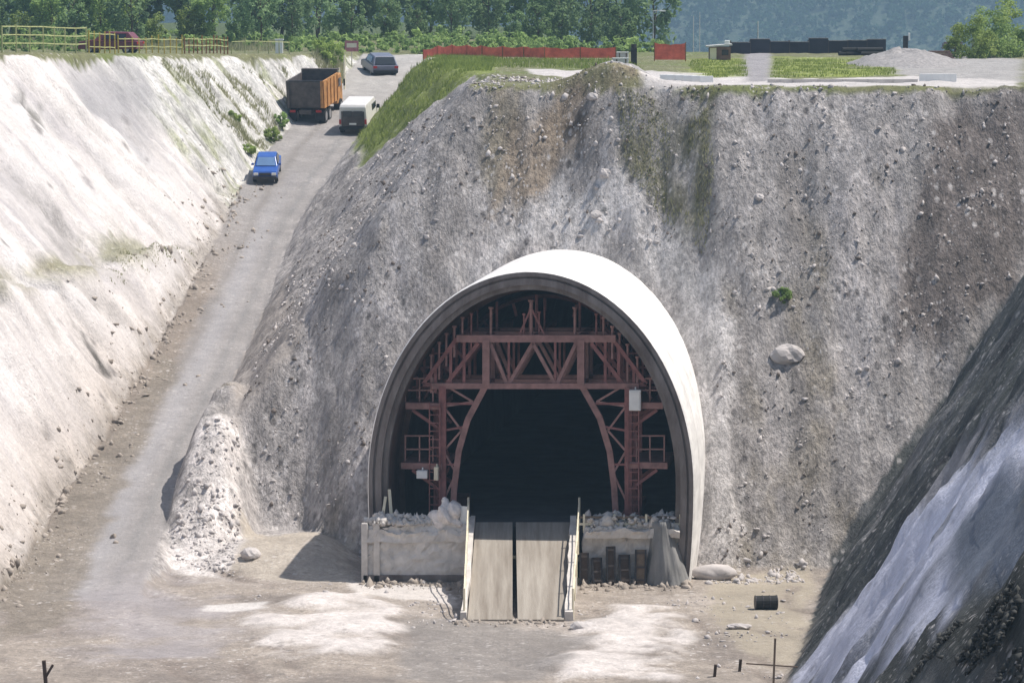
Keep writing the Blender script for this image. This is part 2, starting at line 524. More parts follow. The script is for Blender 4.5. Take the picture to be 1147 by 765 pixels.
def poly_mask(px_poly, soft=0.3, warp=0.5, seed=0, free=False):
    """Soft mask of a patch of ground whose corners were read off the photograph, worked out in ground coordinates."""
    P = np.array([hit(*p)[:2] for p in px_poly]) if not free else np.array(px_poly, float)
    wx = X + warp * fbm(X * .6, Y * .6, 70 + seed, 4); wy = Y + warp * 1.6 * fbm(X * .6, Y * .6, 90 + seed, 4)
    inside = np.zeros(X.shape, bool)
    dist = np.full(X.shape, 1e9)
    n = len(P)
    lo, hi = P.min(0) - 4, P.max(0) + 4
    sel = (X > lo[0]) & (X < hi[0]) & (Y > lo[1]) & (Y < hi[1])
    a, b = wx[sel], wy[sel]
    ins = np.zeros(a.shape, bool); dd = np.full(a.shape, 1e9)
    for i in range(n):
        (x1, y1), (x2, y2) = P[i], P[(i + 1) % n]
        c = ((y1 > b) != (y2 > b)) & (a < (x2 - x1) * (b - y1) / (y2 - y1 + 1e-12) + x1)
        ins ^= c
        ex, ey = x2 - x1, y2 - y1
        t = np.clip(((a - x1) * ex + (b - y1) * ey) / (ex * ex + ey * ey + 1e-9), 0, 1)
        dd = np.minimum(dd, np.hypot(a - x1 - t * ex, b - y1 - t * ey))
    s = np.where(ins, dd, -dd)
    m = np.zeros(X.shape); m[sel] = sstep(-soft, soft, s)
    return m


ZR, XL, XE = zroad(Y), xfoot(Y), xedge(Y)
PLr = plateau_r(X, Y)
Hs = H(X, Y)
cR = X - xright(Y)
zone = np.zeros(X.shape, int)                                   # 0 pit floor
zone[(X > XE) & (Y > -2) & (Hs > 0.25)] = 3                      # headwall
zone[(X > XE) & (Hs > PLr - 0.35) & (Y > 12)] = 5                # plateau
zone[(X <= XL) & (Y > -130)] = 2                                 # pale cut
zone[(X <= XL) & (Hs > np.interp(Y, [-200, 20, 43, 92, 112, 300], [21.6, 21.2, 20.8, 19.7, 19.35, 19.2]) - 0.3)] = 5
zone[(X > XL) & (X <= XE) & (Y > -6) & (Y < 118)] = 1            # road
zR_only = 1.46 * np.maximum(cR, 0)
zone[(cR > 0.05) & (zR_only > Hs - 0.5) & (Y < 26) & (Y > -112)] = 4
zone[(Y >= 118) & (Y < 1400)] = 5
zone[(Y >= 1400)] = 6
zone[(Y < -112)] = 5

A = np.zeros(X.shape + (3,)); S = np.zeros(X.shape + (3,))


def paint(m, col, spk=None, wet=None):
    m = np.asarray(m, float)
    for k in range(3):
        A[..., k] = A[..., k] * (1 - m) + col[k] * m
    if spk is not None: S[..., 0] = S[..., 0] * (1 - m) + spk * m
    if wet is not None: S[..., 1] = S[..., 1] * (1 - m) + wet * m


n1 = fbm(X * .18, Y * .18, 101, 4); n2 = fbm(X * .5, Y * .5, 102, 4); n3 = fbm(X * 1.4, Y * 1.4, 103, 4)
ns = fbm(X * 0.9, Z * 0.12 + Y * 0.1, 104, 4)                    # runs down the headwall
one = np.ones(X.shape)
# pit floor
paint(one, (.29, .25, .215), .5, 0.0)
S[..., 2] = .35
paint(sstep(-.1, .5, n1 + .4 * n2), (.21, .18, .158), .5, .15)
paint(sstep(.15, .6, -n1 + .5 * n2) * .7, (.37, .325, .29), .5, 0)
# headwall
z3 = (zone == 3).astype(float)
paint(z3, (.325, .30, .288), .8, 0)
paint(z3 * sstep(.0, .6, ns + .3 * n3), (.385, .355, .345), .8)
paint(z3 * sstep(.1, .7, -ns + .4 * n2), (.265, .242, .23), .8)
paint(z3 * sstep(.25, .8, fbm(X * .3, Z * .12, 109, 3) + .3 * n3), (.25, .215, .165), .9)
# plateau
z5 = (zone == 5).astype(float)
paint(z5, (.15, .15, .075), .5, 0)
paint(z5 * sstep(0, .5, n1), (.12, .14, .045), .5, 0)
paint(z5 * (Y > 170) , (.06, .085, .03), .5, 0)
# pale cut
z2 = (zone == 2).astype(float)
dL = np.maximum(XL - X, 0)
Yw = Y + 3.0 * fbm(X * .13, Y * .13, 24, 3) + .25 * dL
gl = fbm(Yw * 0.26, dL * 0.09, 21, 3); gs = fbm(Yw * 1.1, dL * .14, 121, 4)
paint(z2, (.63, .585, .56), .2, 0)
paint(z2 * sstep(0, .7, gs) * .7, (.42, .39, .395), .25)
paint(z2 * sstep(.1, .7, -gl + .3 * n2) * .75, (.38, .355, .355), .2)  # shading of the gullies put into the colour as grey zones
paint(z2 * sstep(.1, .6, fbm(Yw * .35, dL * .2, 134, 4)) * .6, (.66, .63, .62), .15)
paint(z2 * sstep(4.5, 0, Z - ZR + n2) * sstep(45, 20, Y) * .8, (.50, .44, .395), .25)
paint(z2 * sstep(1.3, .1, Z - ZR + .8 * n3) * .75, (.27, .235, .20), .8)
S[..., 2] = np.maximum(S[..., 2], .75 * z2)
paint(z2 * np.exp(-((Z - 10.6 - .35 * n2) / .5) ** 2) * sstep(46, 40, Y) * sstep(-.5, .4, n2), (.27, .25, .17), .6)
# weathered far end of it, with plants rooted in it
rdg_ = np.clip(1 - np.abs(fbm(Yw * .24, dL * .05, 27, 2)) * 7, 0, 1)
paint(z2 * rdg_ * sstep(-.3, .4, n2) * .6, (.36, .33, .31), .3)
paint(z2 * sstep(.62, .72, fbm(X * 1.0, Y * 1.0, 133, 3)) * .8, (.20, .18, .17), .4)
m = z2 * sstep(58, 66, Y + 2 * n2 + .35 * (Z - ZR))
paint(m, (.52, .50, .475), .75)
paint(m * sstep(.1, .5, fbm(Y * .9, dL * .5, 131, 4)) * .8, (.24, .25, .13), .8)
paint(m * sstep(.3, .6, fbm(Y * 1.6, dL * .3, 132, 4)) * .7, (.15, .14, .12), .8)
# road
z1 = (zone == 1).astype(float)
u = (X - XL) / np.maximum(XE - XL, .1)
paint(z1, (.265, .245, .235), .25, .1)
paint(z1 * sstep(.42, .2, u + .08 * n3) * sstep(62, 40, Y), (.215, .18, .15), .4, 0)
paint(z1 * np.exp(-((u - .55 + .04 * n2) / .13) ** 2) * sstep(75, 50, Y), (.285, .27, .27), .2, .2)
paint(z1 * np.exp(-((u - .80 + .05 * n2) / .05) ** 2) * .7, (.20, .19, .185), .2, .3)
paint(z1 * np.exp(-((u - .36 + .05 * n2) / .05) ** 2) * .6, (.19, .17, .155), .2, .3)
paint(z1 * sstep(85, 100, Y), (.34, .32, .30), .25, 0)
# shaded cut: runs of pale slurry and dark rock down the fall line
z4 = (zone == 4).astype(float)
q = Y + 0.25 * fbm(X * .3, Y * .3, 141, 3) * 4 - 0.10 * cR
st = fbm(q * 1.1, cR * 0.22, 142, 5, .6); st2 = fbm(q * .42, cR * .05, 144, 3)
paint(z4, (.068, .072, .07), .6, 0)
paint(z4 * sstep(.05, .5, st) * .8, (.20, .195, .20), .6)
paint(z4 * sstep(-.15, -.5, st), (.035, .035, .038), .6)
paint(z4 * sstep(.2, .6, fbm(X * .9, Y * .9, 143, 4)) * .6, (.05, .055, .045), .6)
# hill
paint((zone == 6).astype(float), (.035, .055, .03), .8, 0)
# --- patches read off the photograph
hw = z3 + z5
paint(poly_mask([(690, 110), (790, 100), (800, 200), (790, 290), (740, 250), (700, 190)], .5, .9, 1) * z3 * sstep(-.5, .3, n3 + .1), (.20, .185, .13), .8)
paint(poly_mask([(640, 85), (700, 76), (725, 90), (680, 120), (640, 160), (560, 250), (540, 260), (600, 170)], .5, 1.0, 2) * hw * sstep(-.9, .1, n2 + .4 * n3), (.27, .212, .158), .9)
paint(poly_mask([(630, 146), (650, 138), (652, 152), (634, 168)], .15, .3, 23) * z3 * .8, (.06, .045, .035), .8)
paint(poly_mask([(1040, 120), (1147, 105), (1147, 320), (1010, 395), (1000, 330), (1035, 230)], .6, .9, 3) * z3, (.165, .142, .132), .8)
paint(poly_mask([(655, 195), (700, 205), (760, 270), (810, 350), (820, 640), (790, 640), (760, 340), (690, 290), (590, 290), (500, 340), (520, 300), (620, 235)], .4, .8, 4) * z3 * .85, (.52, .49, .475), .8)
paint(poly_mask([(250, 400), (320, 310), (340, 380), (300, 420), (262, 470)], .3, .5, 5) * z3, (.31, .275, .25), .4)
paint(poly_mask([(180, 620), (200, 540), (225, 470), (270, 465), (275, 560), (262, 650), (200, 640)], .3, .6, 6) * (zone != 1), (.58, .535, .51), .8)
paint(poly_mask([(278, 585), (400, 575), (400, 655), (300, 650), (262, 640)], .3, .5, 7) * (zone != 1), (.37, .325, .275), .4)
paint(poly_mask([(790, 640), (905, 640), (912, 655), (890, 745), (830, 730), (800, 690)], .3, .4, 8), (.31, .27, .215), .2)
paint(poly_mask([(395, 155), (520, 60), (560, 64), (555, 82), (500, 108), (440, 150), (405, 185)], .35, .5, 9) * (zone != 1), (.17, .20, .05), .5)
paint(poly_mask([(775, 100), (800, 95), (880, 100), (1140, 100), (1140, 84), (900, 89), (730, 80), (590, 78), (595, 84), (720, 98)], .15, .25, 10) * z5, (.46, .43, .415), .3)
paint(poly_mask([(440, 62), (492, 60), (492, 68), (455, 88), (436, 86)], .4, .3, 11) * (zone != 1), (.62, .60, .58), .2)
paint(poly_mask([(775, 66), (835, 66), (838, 86), (795, 88), (770, 76)], .9, 1.4, 12) * z5, (.19, .22, .045), .5)
paint(poly_mask([(868, 64), (1003, 66), (1003, 85), (862, 88)], .9, 1.4, 13) * z5 * sstep(-.8, .1, n2), (.20, .235, .05), .5)
paint(poly_mask([(834, 60), (864, 60), (862, 92), (836, 92)], .3, .2, 14) * z5, (.25, .235, .24), .3)
paint(poly_mask([(1000, 60), (1147, 66), (1147, 92), (1003, 84)], .5, .4, 15) * z5, (.30, .285, .275), .4)
rut = np.abs(np.sin((X + .35 * Y + 2.2 * fbm(X * .12, Y * .12, 151, 3)) * 1.7)) ** 6 * sstep(.0, .5, fbm(X * .2, Y * .2, 152, 3) + .15) * (zone == 0) * (np.abs(X) < 25) * (Y > -40)
paint(rut, (.20, .165, .14), .5, .3)
Z = Z - .07 * rut
paint(poly_mask([(90, 660), (190, 640), (260, 690), (260, 735), (100, 735)], 1.6, 2.2, 16) * (zone <= 1) * .7 * sstep(-.8, .2, n2), (.30, .275, .28), .2, .35)
paint(poly_mask([(285, 690), (330, 670), (420, 665), (440, 690), (440, 725), (360, 738), (290, 735)], .45, 1.3, 17) * sstep(-.7, .1, n2 + .3 * n3), (.54, .495, .47), .4, 0)
paint(poly_mask([(230, 678), (300, 674), (300, 684), (235, 686)], .2, .4, 18), (.50, .47, .45), .3, 0)
paint(poly_mask([(395, 652), (500, 658), (512, 680), (470, 672), (400, 666)], .2, .4, 19), (.52, .48, .45), .3, 0)
paint(poly_mask([(650, 700), (700, 680), (765, 684), (770, 765), (640, 765), (610, 755)], .5, 1.5, 20) * sstep(-.7, .1, n2 + .3 * n3), (.54, .495, .47), .4, 0)
paint(poly_mask([(460, 690), (620, 704), (660, 720), (600, 765), (440, 765)], .5, .8, 22) * .8, (.22, .20, .185), .35, .35)
paint(poly_mask([(0, 640), (62, 580), (110, 510), (150, 445), (185, 400), (200, 410), (150, 520), (100, 620), (70, 700), (0, 720)], .3, .5, 21) * (zone != 2) * .85, (.20, .172, .142), .5, 0)

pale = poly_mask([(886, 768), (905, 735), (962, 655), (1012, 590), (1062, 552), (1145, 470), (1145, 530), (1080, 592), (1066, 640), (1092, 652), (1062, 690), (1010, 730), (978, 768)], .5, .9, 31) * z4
paint(pale * sstep(-.9, .0, st2 + .3 * st + .3 * n2), (.55, .56, .66), .25, .2)  # pale slurry, with the blue of skylight mixed into its colour
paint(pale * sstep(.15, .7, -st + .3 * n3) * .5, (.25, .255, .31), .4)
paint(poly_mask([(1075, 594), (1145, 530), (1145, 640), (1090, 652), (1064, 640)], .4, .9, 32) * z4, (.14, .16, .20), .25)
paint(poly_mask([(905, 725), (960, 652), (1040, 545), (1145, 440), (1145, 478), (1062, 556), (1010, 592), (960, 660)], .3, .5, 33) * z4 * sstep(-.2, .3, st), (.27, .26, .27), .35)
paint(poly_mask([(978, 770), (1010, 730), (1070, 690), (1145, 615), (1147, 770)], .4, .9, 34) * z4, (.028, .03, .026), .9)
paint(poly_mask([(70, 66), (150, 66), (175, 120), (150, 160), (90, 110)], 1.2, 1.2, 36) * z2 * .85, (.33, .315, .32), .15)  # grey shading high on the cut, put into the colour
for k_, (pp, cc) in enumerate((([(20, 205), (48, 200), (112, 290), (100, 302), (60, 268)], (.36, .335, .32)), ([(10, 100), (22, 98), (24, 116), (14, 122)], (.13, .12, .11)), ([(30, 118), (44, 114), (48, 132), (38, 140)], (.14, .13, .11)),
                               ([(72, 165), (82, 175), (110, 225), (98, 215)], (.34, .31, .31)), ([(140, 130), (148, 128), (152, 155), (144, 150)], (.2, .18, .17)), ([(45, 470), (56, 465), (54, 482), (46, 484)], (.16, .14, .13)), ([(150, 340), (165, 360), (182, 400), (170, 395)], (.38, .35, .34)))):
    paint(poly_mask(pp, .25, .5, 40 + k_) * z2 * sstep(-.5, .2, n3) * .85, cc, .3)
paint(poly_mask([(70, 325), (90, 335), (125, 400), (118, 425), (95, 380)], .12, .3, 37) * z2 * sstep(-.2, .3, n3), (.10, .09, .08), .5)
paint(poly_mask([(60, 300), (225, 285), (222, 275), (170, 270), (150, 262), (95, 262), (80, 285)], .5, .9, 38) * z2 * sstep(-.3, .3, n2 + .4 * n3) * .7, (.27, .26, .19), .4)
# low relief of the heaped mud on the floor
Z = Z + 0.35 * poly_mask([(285, 690), (330, 670), (420, 665), (440, 690), (440, 725), (360, 738), (290, 735)], .9, .5, 17) * (0.6 + .5 * n2)
Z = Z + 0.3 * poly_mask([(650, 700), (700, 680), (765, 684), (770, 765), (640, 765), (610, 755)], .9, .5, 20) * (0.6 + .5 * n2)

# faces; the ground inside the tunnel shell is dug out
lx_, ly_ = to_local(X, Y)
inside = (ly_ > -1.2) & (np.abs(lx_) < half_width(Z, RO) - 0.08) & (Z > -1) & (Z < ZC + RO + EB - .08) & (ly_ < 40) & (Z > 0.02)
idx = np.arange(nx * ny).reshape(ny, nx)
q0, q1, q2, q3 = idx[:-1, :-1], idx[:-1, 1:], idx[1:, 1:], idx[1:, :-1]
allin = inside[:-1, :-1] & inside[:-1, 1:] & inside[1:, 1:] & inside[1:, :-1]
fz = zone[:-1, :-1].copy()
V = np.stack([X, Y, Z], -1).reshape(-1, 3)
Ar, Sr = A.reshape(-1, 3), S.reshape(-1, 3)
NAMES = {0: ('ground', 'pale muddy pit floor with wet patches in front of the tunnel mouth', 'ground'),
         1: ('haul_road', 'grey dirt haul road climbing out of the pit beside the pale cut', 'road'),
         2: ('shotcrete_slope', 'bright white sprayed cut slope with gullies on the far side of the haul road', 'slope'),
         3: ('rock_slope', 'speckled grey rock headwall around and above the tunnel mouth', 'slope'),
         4: ('shaded_slope', 'dark cut slope in shade with white runs of slurry, blue skylight mixed into their colour', 'slope'),
         5: ('plateau', 'flat grassy and gravelled ground above the pit', 'ground'),
         6: ('hill', 'hazy blue forested hill behind everything', 'hill')}
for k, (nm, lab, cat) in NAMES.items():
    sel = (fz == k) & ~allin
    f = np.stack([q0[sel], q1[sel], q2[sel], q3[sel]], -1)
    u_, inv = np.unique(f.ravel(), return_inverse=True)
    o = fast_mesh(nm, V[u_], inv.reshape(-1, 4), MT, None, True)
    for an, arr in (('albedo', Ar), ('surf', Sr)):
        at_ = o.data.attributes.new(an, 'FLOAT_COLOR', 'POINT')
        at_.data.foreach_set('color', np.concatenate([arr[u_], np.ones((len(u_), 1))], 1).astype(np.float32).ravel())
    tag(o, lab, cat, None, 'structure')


# ------------------------------------------------------------------ tunnel portal
def profile(r, n=56, zb=0.0):
    pts = []
    for z in np.linspace(zb, ZC, 9)[:-1]:
        pts.append((-float(half_width(z, r)), z))
    for a in np.linspace(math.pi, 0, n):
        pts.append((r * math.cos(a), ZC + (r + EB) * math.sin(a)))
    for z in np.linspace(ZC, zb, 9)[1:]:
        pts.append((float(half_width(z, r)), z))
    return pts


def ring_strip(mb, pa, ya, pb, yb):
    n = len(pa)
    vs = [(x, ya, z) for x, z in pa] + [(x, yb, z) for x, z in pb]
    return mb.add(vs, [(k, k + 1, n + k + 1, n + k) for k in range(n - 1)])


portal = thing('tunnel_portal', 'horseshoe concrete tunnel mouth with a sunlit white crown standing out of the rock slope', 'tunnel', (PO[0], PO[1], 0), -TH)
RI = RO - 0.80
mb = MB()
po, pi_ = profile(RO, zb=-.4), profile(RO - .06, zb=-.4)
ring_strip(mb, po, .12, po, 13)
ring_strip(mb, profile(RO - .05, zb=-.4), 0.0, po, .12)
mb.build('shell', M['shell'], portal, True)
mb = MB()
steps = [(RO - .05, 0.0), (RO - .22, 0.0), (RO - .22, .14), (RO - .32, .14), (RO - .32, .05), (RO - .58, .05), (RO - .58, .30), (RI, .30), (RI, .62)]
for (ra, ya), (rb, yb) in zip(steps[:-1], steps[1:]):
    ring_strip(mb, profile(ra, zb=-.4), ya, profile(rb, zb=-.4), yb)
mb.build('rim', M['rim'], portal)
for yy in (2.6, 5.2, 7.8):
    mb = MB(); ring_strip(mb, profile(RO + .012, zb=-.4), yy, profile(RO + .012, zb=-.4), yy + .05); mb.build('pour_joint', M['kerb'], portal)
mb = MB()
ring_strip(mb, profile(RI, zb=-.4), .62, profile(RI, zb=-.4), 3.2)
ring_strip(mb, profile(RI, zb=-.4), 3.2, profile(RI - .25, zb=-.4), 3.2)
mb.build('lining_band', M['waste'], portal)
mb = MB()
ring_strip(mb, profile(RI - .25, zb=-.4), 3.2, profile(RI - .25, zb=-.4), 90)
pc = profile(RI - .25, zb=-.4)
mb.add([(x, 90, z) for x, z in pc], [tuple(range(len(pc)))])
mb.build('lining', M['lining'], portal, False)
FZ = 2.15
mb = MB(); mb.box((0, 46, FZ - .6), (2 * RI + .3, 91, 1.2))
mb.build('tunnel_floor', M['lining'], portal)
for a in (R(18), R(40), R(62), R(118), R(140), R(162)):            # bolted joints of the stop end
    pass

# ------------------------------------------------------------------ formwork gantry
gan = thing('formwork_gantry', 'red oxide steel lining gantry with trussed legs and platforms filling the tunnel mouth', 'gantry', (PO[0], PO[1], 0), -TH)
G0, G1 = 1.6, 7.2


def gp(px, py, ly=G0):
    return loc_px(px, py, ly)


def at_depth(p, ly):
    return Vector((p.x, ly, p.z))


def bars(name, segs, w=.14, m='steel', depths=(G0,), h=None, one=True):
    for ly in depths:
        b = MB()
        for s in segs:
            for (a, c) in zip(s[:-1], s[1:]):
                pa, pb = gp(*a), gp(*c)
                b.bar(at_depth(pa, ly), at_depth(pb, ly), w, h or w)
        b.build(name, M[m], gan)


for ly in (G0, 3.2, 4.8):
    bars('bottom_chord', [[(484, 432), (716, 432)]], .30, 'steel2', (ly,), .24)
    bars('top_chord', [[(512, 379), (690, 379)]], .34, 'steel2', (ly,), .3)
    for seg in ([(549, 383), (568, 430)], [(570, 430), (597, 384)], [(597, 384), (622, 430)], [(624, 430), (646, 383)]):
        bars('diagonal_brace', [seg], .15, 'steel2', (ly,))
    for px in (570, 622):
        bars('web_post', [[(px, 383), (px, 430)]], .10, 'steel', (ly,))
    for px in (545, 651):
        bars('column', [[(px, 380), (px, 431)]], .40, 'steel2', (ly,), .3)
    for s in (((506, 600), (509, 545), (514, 505), (524, 470), (543, 434)), ((691, 600), (688, 545), (683, 505), (672, 468), (653, 434))):
        if ly == G0: bars('inner_leg', [list(s)], .17, 'steel2', (ly,), .25)
    for px in (496 - (ly - G0) * 6, 704 + (ly - G0) * 1):
        bars('outer_leg', [[(px, 600), (px, 432)]], .30, 'steel', (ly,), .3)
    for side in (0, 1):
        f = (lambda x: x) if side == 0 else (lambda x: 1198 - x)
        zig = [(497, 560), (511, 530), (497, 505), (517, 482), (497, 455), (530, 450), (503, 434)]
        if ly == G0: bars('leg_lacing', [[(f(a), b) for a, b in zig]], .085, 'steel2', (ly,))
        for a_, c_ in (((497, 482), (520, 478)), ((497, 452), (532, 452)), ((497, 520), (511, 520))) if ly == G0 else ():
            bars('cross_tie', [[(f(a_[0]), a_[1]), (f(c_[0]), c_[1])]], .09, 'steel', (ly,))
        # haunch truss that carries the side forms
        for a_, c_ in (((536, 384), (500, 430)), ((512, 379), (474, 430)), ((474, 430), (496, 432))):
            bars('haunch_brace', [[(f(a_[0]), a_[1]), (f(c_[0]), c_[1])]], .16, 'steel', (ly,))
        for px, a_, c_ in ((520, 381, 430), (505, 390, 430), (488, 410, 440)):
            bars('haunch_strut', [[(f(px), a_), (f(px), c_)]], .12, 'steel', (ly,))
for side in (0, 1):
    f = (lambda x: x) if side == 0 else (lambda x: 1198 - x)
    for (a_, c_) in (((470, 432), (470, 404)), ((480, 432), (480, 392)), ((462, 449), (462, 424)), ((466, 414), (500, 414)), ((478, 398), (512, 398)), ((466, 414), (490, 449)), ((500, 398), (470, 449)), ((512, 379), (490, 414)), ((456, 436), (486, 436))):
        for ly in (2.4, 4.0):
            bars('haunch_strut', [[(f(a_[0]) + (0 if side else 2), a_[1]), (f(c_[0]) + (0 if side else 2), c_[1])]], .09, 'steel', (ly,))
    for (a_, c_) in (((492, 462), (492, 514)), ((484, 526), (484, 600)), ((500, 452), (488, 482)), ((488, 482), (500, 514)), ((500, 526), (486, 560)), ((486, 560), (500, 596))):
        bars('side_brace', [[(f(a_[0]), a_[1]), (f(c_[0]), c_[1])]], .08, 'steel', (2.4,))
# lengthwise beams
for px, py, w in ((545, 380, .3), (651, 380, .3), (545, 432, .3), (651, 432, .3), (496, 440, .25), (704, 440, .25), (597, 380, .22)):
    p = gp(px, py); b = MB(); b.bar((p.x, G0 + .2, p.z), (p.x, 9.0, p.z), w, w); b.build('long_beam', M['steel'], gan)
# jacks standing on the truss towards the crown
jk = [(550, 345, 388, .10), (595, 337, 380, .12), (587, 352, 380, .07), (604, 350, 380, .07), (644, 345, 384, .10), (518, 356, 384, .08), (528, 352, 392, .07), (509, 366, 400, .09), (500, 374, 410, .08),
      (492, 384, 425, .08), (483, 398, 440, .08), (676, 356, 384, .08), (668, 352, 392, .07), (686, 366, 402, .09), (694, 374, 412, .08), (703, 386, 428, .08), (714, 400, 440, .08)]
for (px, a, c, w) in jk:
    b = MB(); p0, p1 = gp(px, c), gp(px, a)
    b.tube(p0, p1, w * .6, 8); b.tube(p1 - Vector((0, 0, .04)), p1 + Vector((0, 0, .04)), w * 1.1, 8)
    b.build('jack', M['steel2' if w > .075 else 'steel'], gan)
    b = MB(); b.tube(at_depth(p0, 3.4), at_depth(p1, 3.4) + Vector((0, 0, .1)), w * .6, 8); b.build('jack', M['steel'], gan)
bars('jack_brace', [[(580, 379), (595, 345)]], .08, 'steel'); bars('jack_brace', [[(612, 379), (595, 345)]], .08, 'steel')
# curved side forms and crown form behind the front frame
for (a0, a1, y0) in ((22, 58, 2.6), (122, 158, 2.6), (58, 122, 5.2)):
    b = MB(); n = 14; rr, rt = RI - .75, RI - .60
    an = [R(a0 + (a1 - a0) * k / n) for k in range(n + 1)]
    vs = [(r_ * math.cos(t), yy, ZC + (r_ + EB) * math.sin(t)) for yy in (y0, 9.2) for r_ in (rr, rt) for t in an]
    m_ = n + 1
    fs = []
    for k in range(n):
        fs += [(k, k + 1, m_ + k + 1, m_ + k), (2 * m_ + k, 3 * m_ + k, 3 * m_ + k + 1, 2 * m_ + k + 1), (k, 2 * m_ + k, 2 * m_ + k + 1, k + 1), (m_ + k, m_ + k + 1, 3 * m_ + k + 1, 3 * m_ + k)]
    fs += [(0, m_, 3 * m_, 2 * m_), (n, 2 * m_ + n, 3 * m_ + n, m_ + n)]
    b.add(vs, fs)
    fo = b.build('formwork_panel', M['form'], gan)
    for t in np.linspace(a0 + 2, a1 - 2, 5):
        t = R(t); b = MB()
        b.bar(((rr - .55) * math.cos(t), y0 - .2, ZC + (rr + EB - .55) * math.sin(t)), ((rr) * math.cos(t), y0 - .2, ZC + (rr + EB) * math.sin(t)), .12)
        b.build('stiffener', M['steel'], gan)
# side platforms, guard rails and brackets
for side in (0, 1):
    f = (lambda x: x) if side == 0 else (lambda x: 1198 - x)
    for (r0, r1, xa, xb) in ((449, 459, 455, 494), (516, 526, 450, 496)):
        c0, c1 = gp(f(xa), (r0 + r1) / 2), gp(f(xb), (r0 + r1) / 2)
        b = MB(); b.box(((c0.x + c1.x) / 2, 3.2, c0.z), (abs(c1.x - c0.x), 3.6, .26)); b.build('platform', M['steel2'], gan)
    bars('bracket', [[(f(462), 459), (f(495), 482)]], .13, 'steel', (G0, 4.4)); bars('bracket', [[(f(462), 526), (f(495), 550)]], .13, 'steel', (G0, 4.4))
    for base, tops in ((450, (437, 424)), (517, (503, 488))):
        b = MB()
        for rr_ in tops:
            b.bar(gp(f(453), rr_), gp(f(486), rr_), .06)
        for px in (454, 470, 485):
            b.bar(gp(f(px), base), gp(f(px), tops[-1]), .06)
        b.build('guard_rail', M['steel2'], gan)
    b = MB()
    a_, c_ = gp(f(488), 596), gp(f(488), 450)
    for dx in (-.22, .22):
        b.bar(a_ + Vector((dx, -.25, 0)), c_ + Vector((dx, -.25, 0)), .05)
    for k in range(16):
        p = a_.lerp(c_, (k + .5) / 16); b.bar(p + Vector((-.22, -.25, 0)), p + Vector((.22, -.25, 0)), .04)
    b.build('ladder', M['steel'], gan)
    b = MB(); p = gp(f(497), 597)
    b.box((p.x, 4.4, FZ + .18), (.55, 6.6, .36)); b.build('bogie_beam', M['steel'], gan)
for (px, py, w, h) in ((711.5, 448, 13, 23), (489, 530, 5, 15), (473, 531, 12, 9)):
    p = gp(px, py, G0 - .35); s_ = 1 / 27.2
    b = MB(); b.box(p, (w * s_, .32, h * s_)); b.box(p + Vector((0, -.17, 0)), (w * s_ * .82, .02, h * s_ * .86)); b.box(p + Vector((0, .1, h * s_ / 2 + .05)), (.06, .06, .12))
    b.box(p + Vector((0, .25, 0)), (.06, .24, .06))
    o = b.build('lamp_box', M['white'] if w > 6 else M['cream'], gan, False, .015)

# ------------------------------------------------------------------ ramps, sills and clutter in front of the mouth
GY0, GY1 = -9.6, 0.9


def ramp(name, label, xa0, xa1, xb0, xb1):
    """xa at the foot, xb at the top."""
    b = MB(); n = 10
    vs, fs = [], []
    for k in range(n + 1):
        t = k / n; y = GY0 + (GY1 - GY0) * t; z = .06 + (FZ + .08) * (t ** 1.02) - .05 * math.sin(t * math.pi)
        l, r_ = xa0 + (xb0 - xa0) * t, xa1 + (xb1 - xa1) * t
        vs += [(l, y, -.1), (l, y, z), (r_, y, z), (r_, y, -.1)]
    for k in range(n):
        a = 4 * k
        fs += [(a, a + 1, a + 5, a + 4), (a + 1, a + 2, a + 6, a + 5), (a + 2, a + 3, a + 7, a + 6)]
    fs += [(3, 2, 1, 0), (4 * n, 4 * n + 1, 4 * n + 2, 4 * n + 3)]
    b.add(vs, fs)
    o = b.build(name, M['ramp'])
    return tag(o, label, 'ramp', 'vehicle ramps up into the tunnel')


ra = ramp('track_ramp', 'concrete vehicle ramp beside the rubble topped sill, rising into the tunnel', -1.72, .02, -1.50, .02)
rb = ramp('track_ramp', 'concrete vehicle ramp with a broken pale kerb, beside the dark clutter', .22, 2.0, .16, 2.42)
# pale kerbs that edge the ramps
for (nm, xa, xb, w, lab) in (('ramp_kerb', -1.86, -1.62, .26, 'thin pale concrete kerb edging the ramp next to the pale sill'), ('ramp_kerb', 2.2, 2.56, .32, 'rough white kerb edging the ramp next to the dark clutter')):
    b = MB(); n = 14; vs, fs = [], []
    for k in range(n + 1):
        t = k / n; y = GY0 + .2 + (GY1 - GY0 - .2) * t; z = .1 + (FZ + .06) * t + .22 + .10 * (random.random() - .5)
        x = xa + (xb - xa) * t + .05 * (random.random() - .5)
        ww = w * (1 + .5 * (random.random() - .5))
        vs += [(x - ww / 2, y, -.1), (x - ww / 2.4, y, z), (x + ww / 2.4, y, z), (x + ww / 2, y, -.1)]
    for k in range(n):
        a = 4 * k
        fs += [(a, a + 1, a + 5, a + 4), (a + 1, a + 2, a + 6, a + 5), (a + 2, a + 3, a + 7, a + 6)]
    fs += [(3, 2, 1, 0), (4 * n, 4 * n + 1, 4 * n + 2, 4 * n + 3)]
    b.add(vs, fs); o = b.build(nm, M['kerb']); tag(o, lab, 'kerb', 'kerbs along the ramps')
